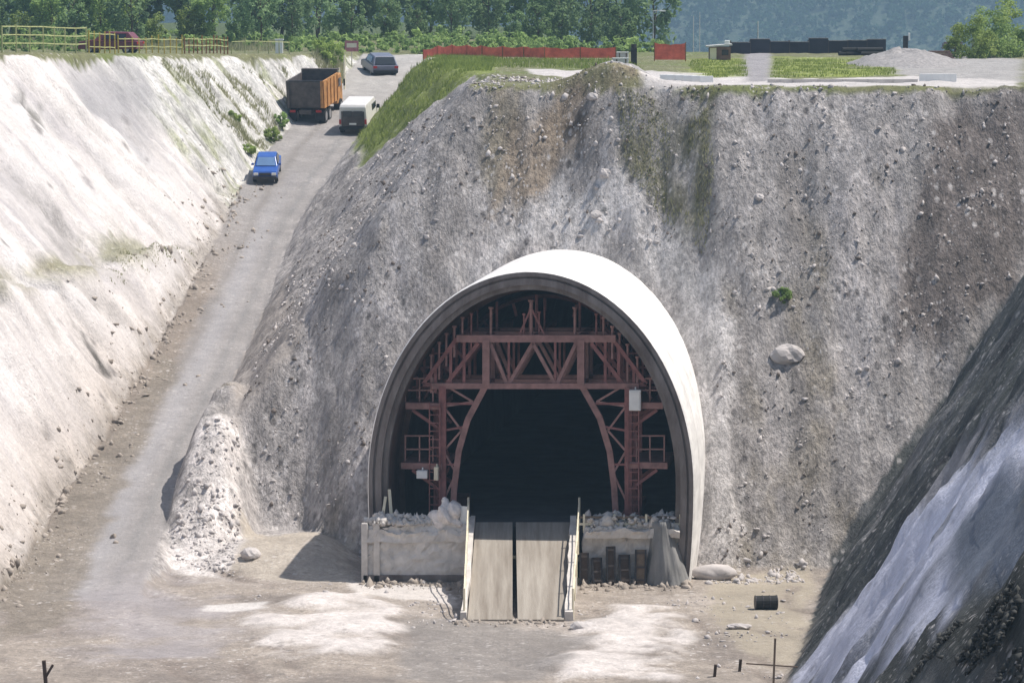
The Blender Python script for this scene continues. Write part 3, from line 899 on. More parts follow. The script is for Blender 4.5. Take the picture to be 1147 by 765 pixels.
# leaning guard rails of the ramps
for (pts, lab) in (([(531, 566, 592), (529, 590, 606), (526, 618, 640), (523, 650, 672), (520, 680, 697)], 'slender pale guard rail beside the ramp next to the rubble topped sill'),
                   ([(648, 572, 592), (646, 590, 606), (643, 622, 642), (640, 652, 672), (638, 682, 697)], 'slender pale guard rail beside the ramp next to the dark clutter')):
    t = thing('guard_rail', lab, 'railing', (0, 0, 0), 0, 'guard rails along the ramps')
    tops = []
    sgn = -1 if pts[0][0] < 600 else 1
    for k, (px, r0, r1) in enumerate(pts):
        u_ = k / (len(pts) - 1)
        y = GY1 - .3 + (GY0 + .4 - GY1 + .3) * u_
        z0 = .06 + FZ * (1 - u_) + .2
        x = (-1.80 - .05 * u_) if sgn < 0 else (2.78 - .42 * u_)
        b = MB(); b.tube((x, y, z0 - .5), (x, y, z0 + .95), .045, 6); b.build('post', M['cream'], t)
        tops.append(Vector((x, y, z0)))
    for hgt in (.45, .92):
        b = MB()
        for a, c in zip(tops[:-1], tops[1:]):
            b.tube(a + Vector((0, 0, hgt)), c + Vector((0, 0, hgt)), .03, 6)
        b.build('rail', M['cream'], t)

def rough_box(c, d, amp, cell, seed):
    n = [max(1, int(k / cell)) for k in d]
    import bmesh
    bm = bmesh.new()
    vs, fs = [], []
    for ax in range(3):
        u, v = [k for k in range(3) if k != ax]
        for sg in (-.5, .5):
            base = len(vs)
            for i in range(n[u] + 1):
                for j in range(n[v] + 1):
                    p = [0, 0, 0]; p[ax] = sg * d[ax]; p[u] = (i / n[u] - .5) * d[u]; p[v] = (j / n[v] - .5) * d[v]
                    vs.append([c[k] + p[k] for k in range(3)])
            for i in range(n[u]):
                for j in range(n[v]):
                    q = base + i * (n[v] + 1) + j; fs.append((q, q + 1, q + n[v] + 2, q + n[v] + 1))
    A_ = np.array(vs)
    o = np.stack([fbm(A_[:, 0] * 1.3 + A_[:, 1], A_[:, 2] * 1.6, seed, 5, .6), fbm(A_[:, 0] * 1.3 - A_[:, 1], A_[:, 2] * 1.6, seed + 9, 5, .6), fbm(A_[:, 0] * 1.5, A_[:, 1] * 2 + A_[:, 2] * .7, seed + 19, 5, .6)], 1)
    top = (A_[:, 2] - (c[2] - d[2] / 2)) / d[2]
    A_ = A_ + o * amp * (.35 + top[:, None])
    b = MB(); b.add([tuple(p) for p in A_], fs); return b


# sills on both sides of the ramp, in the mouth
sl = thing('concrete_sill', 'grey concrete sill wall left of the ramps with pale rubble on top', 'wall', (0, 0, 0))
rough_box((-3.85, .35, 1.2), (4.3, 1.5, 2.4), .22, .16, 201).build('wall', M['concrete'], sl)
b = MB(); b.box((-3.85, -.46, .13), (4.5, .14, .34)); b.build('footing', M['rim'], sl)
rough_box((-3.9, -.42, 1.9), (4.2, .3, .45), .2, .12, 261).build('ledge', M['kerb'], sl)
for x in (-6.05, -5.55):
    b = MB(); b.box((x, -.42, 1.2), (.26, .22, 2.5)); b.build('end_post', M['kerb'], sl, False, .03)
sr = thing('concrete_sill', 'stained concrete sill wall right of the ramps behind dark stacked forms', 'wall', (0, 0, 0))
rough_box((4.9, .1, 1.15), (3.9, 1.5, 2.35), .24, .16, 231).build('wall', M['concrete'], sr)
rough_box((4.9, -.78, 2.05), (3.9, .34, .3), .16, .12, 251).build('ledge', M['kerb'], sr)
for k, z in enumerate((2.42, 2.7)):
    b = MB(); b.box((5.0, -.5, z), (4.5, .08, .09)); b.build('rail', M['wood'] if k else M['cream'], sr)
for x in (2.95, 4.2, 5.5, 6.9):
    b = MB(); b.box((x, -.5, 2.45), (.09, .09, .75)); b.build('rail_post', M['cream'], sr)


def lumpy(c, r, seed, n=3, sq=(1, 1, 1), amp=.3):
    import bmesh
    bm = bmesh.new(); bmesh.ops.create_icosphere(bm, subdivisions=n, radius=1)
    rnd = np.random.RandomState(seed); off = rnd.rand(3) * 50
    vs = []
    for v in bm.verts:
        p = v.co
        k = 1 + amp * float(fbm(np.array([p.x * 1.6 + off[0] + p.z]), np.array([p.y * 1.6 + off[1] - p.z * .7]), seed, 4)[0])
        vs.append((c[0] + p.x * r * sq[0] * k, c[1] + p.y * r * sq[1] * k, c[2] + p.z * r * sq[2] * k))
    fs = [tuple(v.index for v in f.verts) for f in bm.faces]
    bm.free()
    return vs, fs


def lump(name, c, r, m, seed, sq=(1, 1, 1), amp=.3, n=3, smooth=True):
    b = MB(); b.add(*lumpy(c, r, seed, n, sq, amp)); return b.build(name, m, None, smooth)


tag(lump('sack_heap', (-2.6, -.1, 2.72), .6, M['sack'], 3, (.9, .8, .9), .9, 4), 'white lumpy heap of sacking on the sill beside the ramp', 'heap')
b = MB(); b.box((-1.95, -.2, 2.75), (.32, .08, .72), Matrix.Rotation(R(5), 3, 'Y')); b.box((-1.95, -.16, 2.6), (.4, .04, .06))
tag(b.build('marker_board', M['white']), 'small pale board standing on the sill next to the ramp rail', 'board')
for k, (p0, p1, lab) in enumerate((((426, 598), (432, 556), 'thin pale timber leaning on the tunnel rim above the rubble'), ((440, 600), (436, 548), 'taller pale timber leaning on the tunnel rim above the rubble'))):
    b = MB(); a = loc_px(*p0, -.3); c = loc_px(*p1, .2)
    wa, wc = to_world(a.x, a.y, a.z), to_world(c.x, c.y, c.z)
    b.bar(wa, wc, .12, .05); tag(b.build('timber_plank', M['cream']), lab, 'plank', 'timbers leaning on the rim')
# dark stacked forms and bundles on the floor right of the ramps
labs = ['dark narrow shutter panel nearest the ramp rail', 'dark shutter panel second from the ramp rail', 'tall brown shutter panel in the middle of the dark clutter', 'dark shutter panel fourth from the ramp', 'grey brown shutter panel leaning next to the grey tarpaulin']
for k, (x, w, h, lean) in enumerate(((2.95, .5, 1.35, 8), (3.5, .55, 1.15, 14), (4.05, .5, 1.6, 7), (4.62, .6, 1.25, 12), (5.25, .6, 1.45, 9))):
    t = thing('shutter_panel', labs[k], 'panel', (x, -1.35 + .05 * k, 0), R(random.uniform(-10, 10)), 'shutter panels leaning on the sill', -R(lean))
    w *= .8
    b = MB(); b.box((0, 0, h / 2), (w, .06, h)); b.build('sheet', M['darkwood'] if k != 4 else M['wood'], t)
    for z in (.2, h * .5, h - .15):
        b = MB(); b.box((0, -.06, z), (w - .16, .06, .08)); b.build('batten', M['dirtshade'], t)
    for sx in (-1, 1):
        b = MB(); b.box((sx * (w / 2 - .04), -.06, h / 2), (.07, .058, h)); b.build('stile', M['darkmetal'], t)
# grey tarpaulin over the rim foot
b = MB(); n, m_ = 26, 12; vs, fs = [], []
for j in range(m_ + 1):
    v = j / m_
    for i in range(n + 1):
        a = math.pi * (1.02 + .96 * i / n)
        rr = (.38 + .55 * (1 - v) ** 1.3) * (1 + .16 * float(fbm(np.array([i * .55]), np.array([v * 2.2]), 271, 4)[0]) + .05 * math.sin(i * 2.6 + v * 3))
        vs.append((6.35 + rr * math.cos(a) * 1.02 - .25 * v, -.7 + rr * math.sin(a) * .85, .02 + 2.55 * v))
for j in range(m_):
    for i in range(n):
        a = j * (n + 1) + i; fs.append((a, a + 1, a + n + 2, a + n + 1))
fs.append(tuple(m_ * (n + 1) + i for i in range(n + 1)))
b.add(vs, fs); tag(b.build('tarpaulin', M['tarp'], None, True), 'grey tarpaulin draped over the foot of the tunnel rim', 'tarpaulin')
for k, (px, py, c, h, lab) in enumerate(((776, 640, .5, 1.6, 'white plastered strip of broken concrete at the outer foot of the tunnel shell'),)):
    p = hit(798, 648)
    tag(lump('concrete_lump', (p[0], p[1] - .3, .25), .5, M['stone'], 77, (1.9, .8, .7), .5), lab, 'rubble')


# ------------------------------------------------------------------ boulders and loose things on the ground
def boulder(px, py, r, lab, seed, sq=(1, 1, .8), m='stone', cat='boulder'):
    p = hit(px, py); z = ground(p[0], p[1])
    return tag(lump('boulder', (p[0], p[1], z + r * .3), r, M[m], seed, sq, .45, 3, False), lab, cat)


o = boulder(880, 402, .6, 'pale slab of rock lying on the grey rock slope', 4, (1.1, .5, .75))
boulder(280, 624, .36, 'pale rounded boulder on the tan ledge beside the white spur', 5, (1.1, 1, .8))
boulder(667, 248, .2, 'white stone high on the slope over the tunnel crown', 6, (1.2, .8, .8))
boulder(677, 200, .24, 'white stone on the slope at the top of the pale fan', 8, (1.0, .8, .9))
boulder(664, 120, .2, 'white stone on the brown earth ridge', 9, (1.2, .8, .8))
boulder(850, 232, .18, 'small white stone on the grey slope above the pale slab', 10)
boulder(828, 705, .3, 'flat white stone on the pit floor', 12, (1.6, .8, .35))
boulder(655, 706, .42, 'pale lump of mud beside the foot of the ramp', 13, (1.3, .9, .5))
boulder(400, 132, .25, 'pale stone at the road edge by the white van', 14) if False else None
p = hit(858, 682)
t = thing('steel_drum', 'black steel drum lying on the tan pit floor', 'drum', (p[0], p[1], .27), R(6))
b = MB(); b.tube((-.42, 0, 0), (.42, 0, 0), .27, 16); b.build('barrel', M['black'], t, False)
for x in (-.42, -.14, .14, .42):
    b = MB(); b.tube((x - .02, 0, 0), (x + .02, 0, 0), .285, 16); b.build('hoop', M['darkmetal'], t)
# stakes near the bottom of the picture
p = atz(866, 770, 0)
t = thing('cross_stake', 'weathered upright stake with a thin crossbar on the pit floor by the shaded slope', 'stake', (p[0], p[1], ground(p[0], p[1])))
b = MB(); b.bar((0, 0, -.2), (.06, 0, 1.75), .07); b.build('upright', M['wood'], t)
b = MB(); b.bar((-.95, 0, .86), (.85, 0, .74), .045); b.build('crossbar', M['wood'], t)
p = atz(52, 768, 0)
t = thing('broken_stake', 'dark broken stake sticking out of the floor below the haul road', 'stake', (p[0], p[1], ground(p[0], p[1])))
b = MB(); b.bar((0, 0, -.2), (-.08, 0, .85), .17, .12); b.build('upright', M['darkwood'], t)
b = MB(); b.bar((.0, 0, .3), (.24, 0, .7), .09); b.build('splinter', M['darkwood'], t)
for k, (px, py, lab) in enumerate(((828, 752, 'short dark peg on the floor left of the crossed stake'), (800, 758, 'dark peg on the floor farther from the crossed stake'))):
    p = atz(px, py, 0); b = MB(); b.bar((p[0], p[1], -.1), (p[0] + .05, p[1], .45), .14, .1); tag(b.build('peg', M['darkwood']), lab, 'peg')


# ------------------------------------------------------------------ vehicles (built facing -Y, origin on the ground)
def wheels(t, xw, ys_, r, w, dual=False):
    for y in ys_:
        for sx in (-1, 1):
            e = bpy.data.objects.new('wheel', None); COL.objects.link(e); e.parent = t; e.location = (sx * xw, y, r)
            b = MB(); b.tube((-w / 2, 0, 0), (w / 2, 0, 0), r, 20); b.build('tyre', M['black'], e, False, .02)
            b = MB(); b.tube((-w / 2 - .012, 0, 0), (w / 2 + .012, 0, 0), r * .58, 14); b.build('rim', M['rim_w'], e)


def place(px, py, back=0.0):
    p = hit(px, py); z = ground(p[0], p[1])
    s = (ground(p[0], p[1] + 3) - ground(p[0], p[1] - 3)) / 6
    return p[0], p[1], float(zroad(np.array([p[1]]))[0]) + .06, math.atan(s)


# blue pickup coming down
x, y, z, sl_ = place(297, 207)
t = thing('blue_pickup', 'bright blue pickup driving down the haul road', 'pickup', (x, y + 1.8, z + .3), 0, None, sl_); t.scale = (.80, .85, .76)
w = .9
ins = lambda z_: 0 if z_ < 1.02 else (z_ - 1.02) * .28
b = MB(); b.prism([(-2.2, .42), (-2.25, .75), (-2.1, 1.0), (-.95, 1.1), (2.35, 1.12), (2.4, .45)], -w, w); b.build('body', M['blue'], t, False, .06)
b = MB(); b.prism([(-1.05, 1.10), (-.35, 1.74), (1.0, 1.76), (1.25, 1.12)], -w + .03, w - .03, ins); b.build('cab', M['blue'], t, False, .05)
b = MB(); b.add([(-.70, -1.01, 1.16), (.70, -1.01, 1.16), (.60, -.44, 1.68), (-.60, -.44, 1.68)], [(0, 1, 2, 3)])
o = b.build('windscreen', M['wind'], t)
so = o.modifiers.new('solid', 'SOLIDIFY'); so.thickness = .03; so.offset = 0
for sx in (-1, 1):
    b = MB(); b.add([(sx * .86, -.75, 1.2), (sx * .72, -.3, 1.66), (sx * .72, .9, 1.67), (sx * .86, 1.05, 1.2)], [(0, 1, 2, 3)])
    o = b.build('side_window', M['glass'], t); so = o.modifiers.new('solid', 'SOLIDIFY'); so.thickness = .06; so.offset = 0
    b = MB(); b.box((sx * .66, -2.26, .80), (.34, .08, .2)); b.build('headlight', M['lamp'], t, False, .02)
    b = MB(); b.box((sx * 1.0, -.72, 1.2), (.2, .12, .16)); b.build('wing_mirror', M['blue'], t, False, .02)
b = MB(); b.box((0, -2.27, .80), (.86, .06, .2)); b.build('grille', M['darkmetal'], t)
b = MB(); b.box((0, -2.3, .52), (1.78, .18, .2)); b.build('bumper', M['darkmetal'], t, False, .03)
b = MB(); b.box((0, 1.85, 1.0), (1.5, 1.0, .3)); b.build('cargo_bed', M['black'], t)
wheels(t, .8, (-1.45, 1.5), .37, .24)

# white van going up
x, y, z, sl_ = place(402, 147)
t = thing('white_van', 'dusty white van with dark rear doors on the haul road below the parked orange truck', 'van', (x, y + .6, z + .05), R(-8), None, sl_); t.scale = (.9, .9, .82)
w = 1.02
ins = lambda z_: max(0, z_ - 1.2) * .10
b = MB(); b.prism([(-2.3, .45), (-2.35, 2.1), (-2.2, 2.3), (1.2, 2.3), (2.1, 1.35), (2.8, 1.15), (2.85, .45)], -w, w, ins); b.build('body', M['vanwhite'], t, False, .06)
b = MB(); b.box((0, -2.36, 1.22), (1.62, .05, 1.15)); b.build('rear_door', M['dirtshade'], t, False, .02)
for sx in (-1, 1):
    b = MB(); b.box((sx * .38, -2.40, 1.62), (.62, .03, .42)); b.build('rear_window', M['glass'], t)
    b = MB(); b.box((sx * .90, -2.36, 1.0), (.14, .06, .35)); b.build('tail_light', M['redlamp'], t)
    b = MB(); b.box((sx * .96, .6, 1.7), (.06, 1.5, .5)); b.build('side_window', M['glass'], t)
    b = MB(); b.box((sx * 1.12, 1.5, 1.5), (.2, .12, .3)); b.build('wing_mirror', M['black'], t)
b = MB(); b.box((0, -2.38, .52), (1.95, .16, .24)); b.build('bumper', M['black'], t, False, .03)
b = MB(); b.box((0, -2.42, .85), (.5, .02, .14)); b.build('number_plate', M['white'], t)
wheels(t, .9, (-1.5, 1.9), .38, .26)

# orange tipper parked tail towards us
x, y, z, sl_ = place(352, 137)
t = thing('dump_truck', 'big orange dump truck with muddy tailgate and left side coloured dark as shade parked at the foot of the pale cut', 'truck', (x, y + 2.2, z + .05), R(-9), None, sl_ * .6); t.scale = (.84, .9, .9)
b = MB(); b.box((0, 0, .95), (.9, 7.2, .3)); b.build('chassis', M['dirtshade'], t)
b = MB()
b.prism([(-3.3, 1.25), (-3.55, 3.1), (-3.40, 3.1), (-3.15, 1.25)], -1.32, 1.32); b.build('tailgate', M['dirtshade'], t)
for sx in (-1, 1):
    b = MB(); b.prism([(-3.3, 1.2), (-3.5, 3.15), (1.5, 3.15), (1.5, 1.2)], min(sx * 1.34, sx * 1.46), max(sx * 1.34, sx * 1.46)); b.build('side_board', M['orange'] if sx > 0 else M['dirtshade'], t)  # right board orange, left one dark: shade away from the sun as colour
    for yy in (-2.4, -1.2, 0, 1.1):
        b = MB(); b.box((sx * 1.5, yy, 2.15), (.07, .14, 1.85)); b.build('rib', M['orange'] if sx > 0 else M['dirtshade'], t)
    b = MB(); b.box((sx * 1.28, -3.5, 2.2), (.16, .12, 1.9)); b.build('corner_post', M['orange'] if sx > 0 else M['dirtshade'], t)
    b = MB(); b.box((sx * 1.0, -3.42, 1.0), (.42, .06, .16)); b.build('tail_light', M['redlamp'], t)
    b = MB(); b.box((sx * 1.05, -3.35, .62), (.62, .03, .6)); b.build('mud_flap', M['black'], t)
b = MB(); b.box((0, -.85, 1.24), (2.66, 4.7, .1)); b.build('bed_floor', M['dirtshade'], t)
b = MB(); b.prism([(1.52, 1.2), (1.52, 3.4), (2.0, 3.4), (2.0, 3.28), (1.62, 3.28), (1.62, 1.2)], -1.42, 1.42); b.build('headboard', M['dirtshade'], t)  # shade inside the bed given as a dark colour
b = MB(); b.box((0, -3.45, 3.12), (2.7, .14, .14)); b.build('tailgate_bar', M['darkmetal'], t)
b = MB(); b.prism([(2.1, .8), (2.1, 2.9), (3.5, 2.9), (3.9, 2.0), (3.95, .8)], -1.25, 1.25); b.build('cab', M['orange'], t, False, .06)
b = MB(); b.box((0, 3.76, 2.35), (2.1, .04, .7), Matrix.Rotation(R(24), 3, 'X')); b.build('windscreen', M['glass'], t)
for sx in (-1, 1):
    b = MB(); b.box((sx * 1.25, 2.9, 2.3), (.05, .9, .6)); b.build('side_window', M['glass'], t)
    b = MB(); b.box((sx * 1.5, 3.5, 2.2), (.1, .2, .5)); b.build('wing_mirror', M['black'], t)
wheels(t, 1.12, (-2.4, -1.1, 2.9), .55, .5)

# grey hatchback at the top of the road
x, y, z, sl_ = place(424, 84)
t = thing('grey_car', 'slate grey hatchback near the top of the haul road, beside the white gravel', 'car', (x, y + 1.6, ground(x, y) + .04), R(14), None, sl_)
w = .9
ins = lambda z_: max(0, z_ - .85) * .3
b = MB(); b.prism([(-2.0, .3), (-2.08, .85), (1.0, .9), (2.05, .72), (2.1, .3)], -w, w); b.build('body', M['navy'], t, False, .06)
b = MB(); b.prism([(-1.98, .86), (-1.55, 1.42), (.1, 1.45), (.95, .9)], -w + .04, w - .04, ins); b.build('cabin', M['navy'], t, False, .05)
b = MB(); b.add([(-.72, -1.99, .92), (.72, -1.99, .92), (.62, -1.62, 1.36), (-.62, -1.62, 1.36)], [(0, 1, 2, 3)])
o = b.build('rear_window', M['glass'], t); so = o.modifiers.new('solid', 'SOLIDIFY'); so.thickness = .04; so.offset = 0
for sx in (-1, 1):
    b = MB(); b.box((sx * .80, -.5, 1.15), (.06, 1.5, .36), Matrix.Rotation(R(-16 * sx), 3, 'Y')); b.build('side_window', M['wind'], t)
    b = MB(); b.box((sx * .74, -2.06, .74), (.26, .06, .16)); b.build('tail_light', M['redlamp'], t)
b = MB(); b.box((0, -2.08, .42), (1.7, .1, .2)); b.build('bumper', M['black'], t, False, .02)
wheels(t, .78, (-1.3, 1.3), .31, .2)

# maroon car behind the yellow railing
p = hit(192, 51)
t = thing('maroon_car', 'maroon car parked behind the yellow railing under the trees', 'car', (p[0], 100, ground(p[0], 100)), R(80))
b = MB(); b.prism([(-2.0, .3), (-2.05, .85), (1.0, .95), (2.05, .8), (2.1, .3)], -w, w); b.build('body', M['maroon'], t, False, .06)
b = MB(); b.prism([(-1.9, .9), (-1.4, 1.45), (.2, 1.48), (1.0, .94)], -w + .04, w - .04, ins); b.build('cabin', M['maroon'], t, False, .05)
for sx in (-1, 1):
    b = MB(); b.box((sx * .80, -.5, 1.17), (.06, 1.5, .34), Matrix.Rotation(R(-16 * sx), 3, 'Y')); b.build('side_window', M['glass'], t)
    b = MB(); b.box((sx * .74, -2.04, .74), (.26, .06, .16)); b.build('tail_light', M['redlamp'], t)
wheels(t, .78, (-1.3, 1.3), .31, .2)


# ------------------------------------------------------------------ fences, barriers, poles and huts above the pit
def railing(name, label, pts, step, hgt, rails, pm, rm, pw=.07, group=None, jitter=0.0, mesh=None):
    P = [Vector((q[0], q[1], ground(q[0], q[1]))) for q in pts]
    t = thing(name, label, 'fence', P[0], 0, group)
    o0 = P[0]
    walk = []
    for a, c in zip(P[:-1], P[1:]):
        n = max(1, int((c - a).length / step))
        for k in range(n): walk.append(a.lerp(c, k / n))
    walk.append(P[-1])
    walk = [Vector((q.x, q.y, ground(q.x, q.y))) - o0 for q in walk]
    for q in walk:
        b = MB(); hh = hgt * (1 + random.uniform(-jitter, jitter)); lean = random.uniform(-jitter, jitter) * .3
        b.bar(q - Vector((0, 0, .2)), q + Vector((lean, 0, hh)), pw); b.build('post', pm, t)
    for r_ in rails:
        b = MB()
        for a, c in zip(walk[:-1], walk[1:]): b.bar(a + Vector((0, 0, r_)), c + Vector((0, 0, r_)), pw * .7)
        b.build('rail', rm, t)
    if mesh:
        for a, c in zip(walk[:-1], walk[1:]):
            b = MB(); n = 6; vs = []
            for k in range(n + 1):
                q = a.lerp(c, k / n); sag = .10 * math.sin(math.pi * k / n) + random.uniform(-.03, .03)
                vs += [(q.x, q.y + .03 + random.uniform(-.04, .04), q.z + mesh[0]), (q.x, q.y + .03, q.z + mesh[1] - sag)]
            b.add(vs, [(2 * k, 2 * k + 2, 2 * k + 3, 2 * k + 1) for k in range(n)])
            o = b.build('net_panel', M['rednet'], t); so = o.modifiers.new('solid', 'SOLIDIFY'); so.thickness = .012
    return t


def ed(px, back):
    """A point of the left plateau, back metres behind its edge as seen at column px."""
    for yy in np.arange(30, 118, .25):
        xx = (px - W / 2) / F * (yy + 150)
        if H(np.array([xx]), np.array([yy]))[0] > np.interp(yy, [20, 43, 92, 112], [21.2, 20.8, 19.7, 19.35]) - .25:
            return ((px - W / 2) / F * (yy + back + 150), yy + back)
    return ((px - W / 2) / F * (105 + 150), 105)


railing('railing_fence', 'pale yellow railing on top of the white cut, with three long rails', [ed(4, 1.5), ed(50, 1.5), ed(98, 1.5)], 1.6, 1.45, (.5, .95, 1.4), M['paleyel'], M['paleyel'], .085, 'fences along the top of the pale cut', .04)
railing('picket_gate', 'bright yellow gate of close pickets between two railings', [ed(101, 1.6), ed(130, 1.6)], .9, 1.25, (.35, 1.1), M['yellow'], M['paleyel'], .07, 'fences along the top of the pale cut', .05)
railing('railing_fence', 'yellow railing with low rails in front of the maroon car', [ed(134, 1.6), ed(165, 1.6), ed(205, 1.6)], 1.0, 1.05, (.4, .85), M['yellow'], M['paleyel'], .07, 'fences along the top of the pale cut', .12)
railing('railing_fence', 'rusty orange posted railing on the weathered end of the white cut', [ed(208, 1.6), ed(232, 1.6), ed(256, 1.6)], .75, 1.05, (.5, .9), M['rustpost'], M['paleyel'], .08, 'fences along the top of the pale cut', .12)
railing('railing_fence', 'sparse olive railing between the rusty posts and the dump truck', [ed(260, 1.6), ed(290, 1.6), ed(325, 1.6)], 1.5, .9, (.8,), M['paleyel'], M['paleyel'], .06, 'fences along the top of the pale cut', .15)


def flat(px, row, z=19.4):
    p = atz(px, row, z); return (p[0], p[1])


railing('barrier_fence', 'long red netting barrier below the trees, left of the lamp post', [flat(474, 63), flat(540, 66), flat(610, 68), flat(690, 68)], 1.9, .85, (), M['rustpost'], M['rustpost'], .06, 'red netting barriers', .05, (.15, .85))
railing('barrier_fence', 'short red netting barrier right behind the lamp post', [flat(733, 70), flat(768, 70)], 1.3, 1.15, (), M['rustpost'], M['rustpost'], .06, 'red netting barriers', .05, (.1, 1.15))


def pole(name, label, px, top, y, arm=0.0, r=.06):
    x = (px - W / 2) / F * (y + 150); z = ground(x, y); zt = at(px, top, y)[2]
    t = thing(name, label, 'pole', (x, y, z), 0, 'poles beyond the red barrier')
    b = MB(); b.tube((0, 0, -.2), (0, 0, zt - z), r, 8, r * .7); b.build('pole', M['pole'], t)
    b = MB(); b.tube((0, 0, 0), (0, 0, .35), r * 1.8, 8); b.build('base', M['concrete'], t)
    if arm:
        b = MB(); b.tube((0, 0, zt - z - .04), (arm, 0, zt - z), r * .6, 6); b.build('arm', M['pole'], t)
        b = MB(); b.box((arm, 0, zt - z - .05), (.5, .2, .12)); b.build('lamp_head', M['white'], t, False, .02)


pole('lamp_post', 'tall lamp post with a short arm at the end of the red barrier', 731, 12, 165, .8)
pole('utility_pole', 'thin bare pole between the lamp post and the brown hut', 776, 18, 170, 0, .05)
pole('utility_pole', 'thin bare pole close to the brown hut', 783, 14, 168, 0, .045)
pole('utility_pole', 'white bare pole standing before the long dark wall', 848, 24, 130, 0, .055)
# hut
p = flat(806, 68); t = thing('hut', 'small brown hut with a pale flat roof beside the long dark wall', 'hut', (p[0], p[1], ground(*p)))
b = MB(); b.box((0, 0, .42), (1.35, 1.2, .85)); b.build('wall', M['brick'], t)
b = MB(); b.box((-.05, 0, .92), (1.65, 1.5, .1), Matrix.Rotation(R(-4), 3, 'Y')); b.build('roof', M['roofgrey'], t)
b = MB(); b.box((-.45, -.62, .4), (.42, .05, .75)); b.build('door', M['cream'], t)
b = MB(); b.box((.32, -.62, .48), (.42, .05, .34)); b.build('window', M['glass'], t)
b = MB(); b.box((.45, -.5, 1.1), (.34, .3, .3)); b.build('tank', M['white'], t, False, .03)
# long dark wall
a, c = (at(818, 58, 112)[0], 112.0), (at(992, 58, 116)[0], 116.0)
t = thing('long_wall', 'long low dark clad wall with a thin pale coping across the back of the grass', 'wall', (a[0], a[1], ground(*a)))
n = 8
for k in range(n):
    x0 = (c[0] - a[0]) * k / n; x1 = (c[0] - a[0]) * (k + 1) / n
    y0 = (c[1] - a[1]) * (k + .5) / n
    h = 0.75 + .12 * random.random() + (.15 if k % 3 == 1 else 0)
    b = MB(); b.box(((x0 + x1) / 2, y0, h / 2 - .15), (x1 - x0 - .04, .25, h + .3)); b.build('panel', M['darkwall'], t)
    b = MB(); b.box((x0, y0 - .16, .4), (.14, .12, 1.0)); b.build('pier', M['dirtshade'], t)
    b = MB(); b.box(((x0 + x1) / 2, y0, h + .03), (x1 - x0, .3, .05)); b.build('coping', M['gravel'], t)
# black drum roller like block and an upright marker on the gravel
p = flat(966, 62); t = thing('tarred_stack', 'low black tarred stack of pipes in front of the dark wall', 'stack', (p[0], p[1], ground(*p)))
for k, (x, z) in enumerate(((-.75, .16), (-.25, .16), (.25, .16), (.75, .16), (-.5, .43), (0, .43), (.5, .43))):
    b = MB(); b.tube((x - .9, -.3 + (k % 3) * .1, z), (x + .9, .2, z), .15, 10); b.build('pipe', M['black'], t)
p = flat(996, 56); t = thing('post_marker', 'dark post with a white cap on top of the grey gravel heap', 'post', (p[0], p[1] - 12, ground(p[0], p[1] - 12) + .4))
b = MB(); b.box((-.08, 0, .45), (.34, .3, .95)); b.build('block', M['darkmetal'], t, False, .03)
b = MB(); b.box((.16, -.02, .85), (.14, .12, .55)); b.build('cap', M['white'], t, False, .02)
for k, (px, row, lab) in enumerate(((1046, 70, 'low brown stack of boards on the gravel heap'), (1062, 56, 'brown stack of boards behind the gravel heap, by the bushes'))):
    p = flat(px, row); t = thing('board_stack', lab, 'stack', (p[0], p[1] - 3, ground(p[0], p[1] - 3) + .25), R(5))
    for j in range(5):
        b = MB(); b.box((random.uniform(-.06, .06), 0, .06 + j * .1), (1.7 - .1 * j, .5, .08)); b.build('board', M['brick'], t)
# white parapets on the edge of the headwall
for k, (pa, pb, hgt, m_, lab) in enumerate((((742, 90), (796, 92), .26, 'white', 'low white kerb on the headwall edge under the short red barrier'), ((860, 93), (1028, 93), .13, 'kerb', 'thin pale kerb along the headwall edge below the grass'), ((1030, 91), (1071, 91), .30, 'white', 'bright white block on the headwall edge, below the gravel heap'))):
    a, c = flat(pa[0], pa[1], 19.85), flat(pb[0], pb[1], 19.85)
    z = max(ground(*a), ground(*c), ground((a[0] + c[0]) / 2, (a[1] + c[1]) / 2))
    b = MB(); n = 6
    for j in range(n):
        q0 = Vector((a[0] + (c[0] - a[0]) * j / n, a[1] + (c[1] - a[1]) * j / n, z + hgt / 2 - .1)); q1 = Vector((a[0] + (c[0] - a[0]) * (j + .985) / n, a[1] + (c[1] - a[1]) * (j + .985) / n, z + hgt / 2 - .1))
        b.box((q0 + q1) / 2, ((q1 - q0).length, .3, hgt + .2))
    tag(b.build('parapet', M[m_]), lab, 'kerb', 'kerbs on the headwall edge')
# sign at the road
p = (at(394, 68, 108)[0], 108.0); t = thing('sign_board', 'faded red sign board on a post left of the grey car', 'sign', (p[0], p[1], ground(*p)))
zz = at(394, 52, 108)[2] - ground(*p)
b = MB(); b.box((0, 0, zz), (.95, .05, .75)); b.build('board', M['pink'], t)
b = MB(); b.box((0, .05, zz / 2), (.08, .06, zz + .6)); b.build('post', M['cream'], t)
b = MB(); b.box((.0, -.03, zz + .05), (.7, .012, .3)); b.build('label_panel', M['cream'], t)
for k, (px, y, top, lab) in enumerate(((386, 97, 62, 'pale post at the road shoulder behind the dump truck'), (380, 92, 76, 'shorter pale post next to the dump truck cab'))):
    x = at(px, 90, y)[0]; z = ground(x, y); b = MB(); b.tube((x, y, z - .2), (x, y, at(px, top, y)[2]), .06, 8)
    tag(b.build('marker_post', M['cream']), lab, 'post')
p = flat(325, 58); b = MB(); b.box((p[0], 103, ground(p[0], 103) + .45), (.5, .4, .9)); b.box((p[0], 103, ground(p[0], 103) + .95), (.6, .5, .08))
tag(b.build('white_cabinet', M['white']), 'small white cabinet behind the olive railing under the trees', 'cabinet')
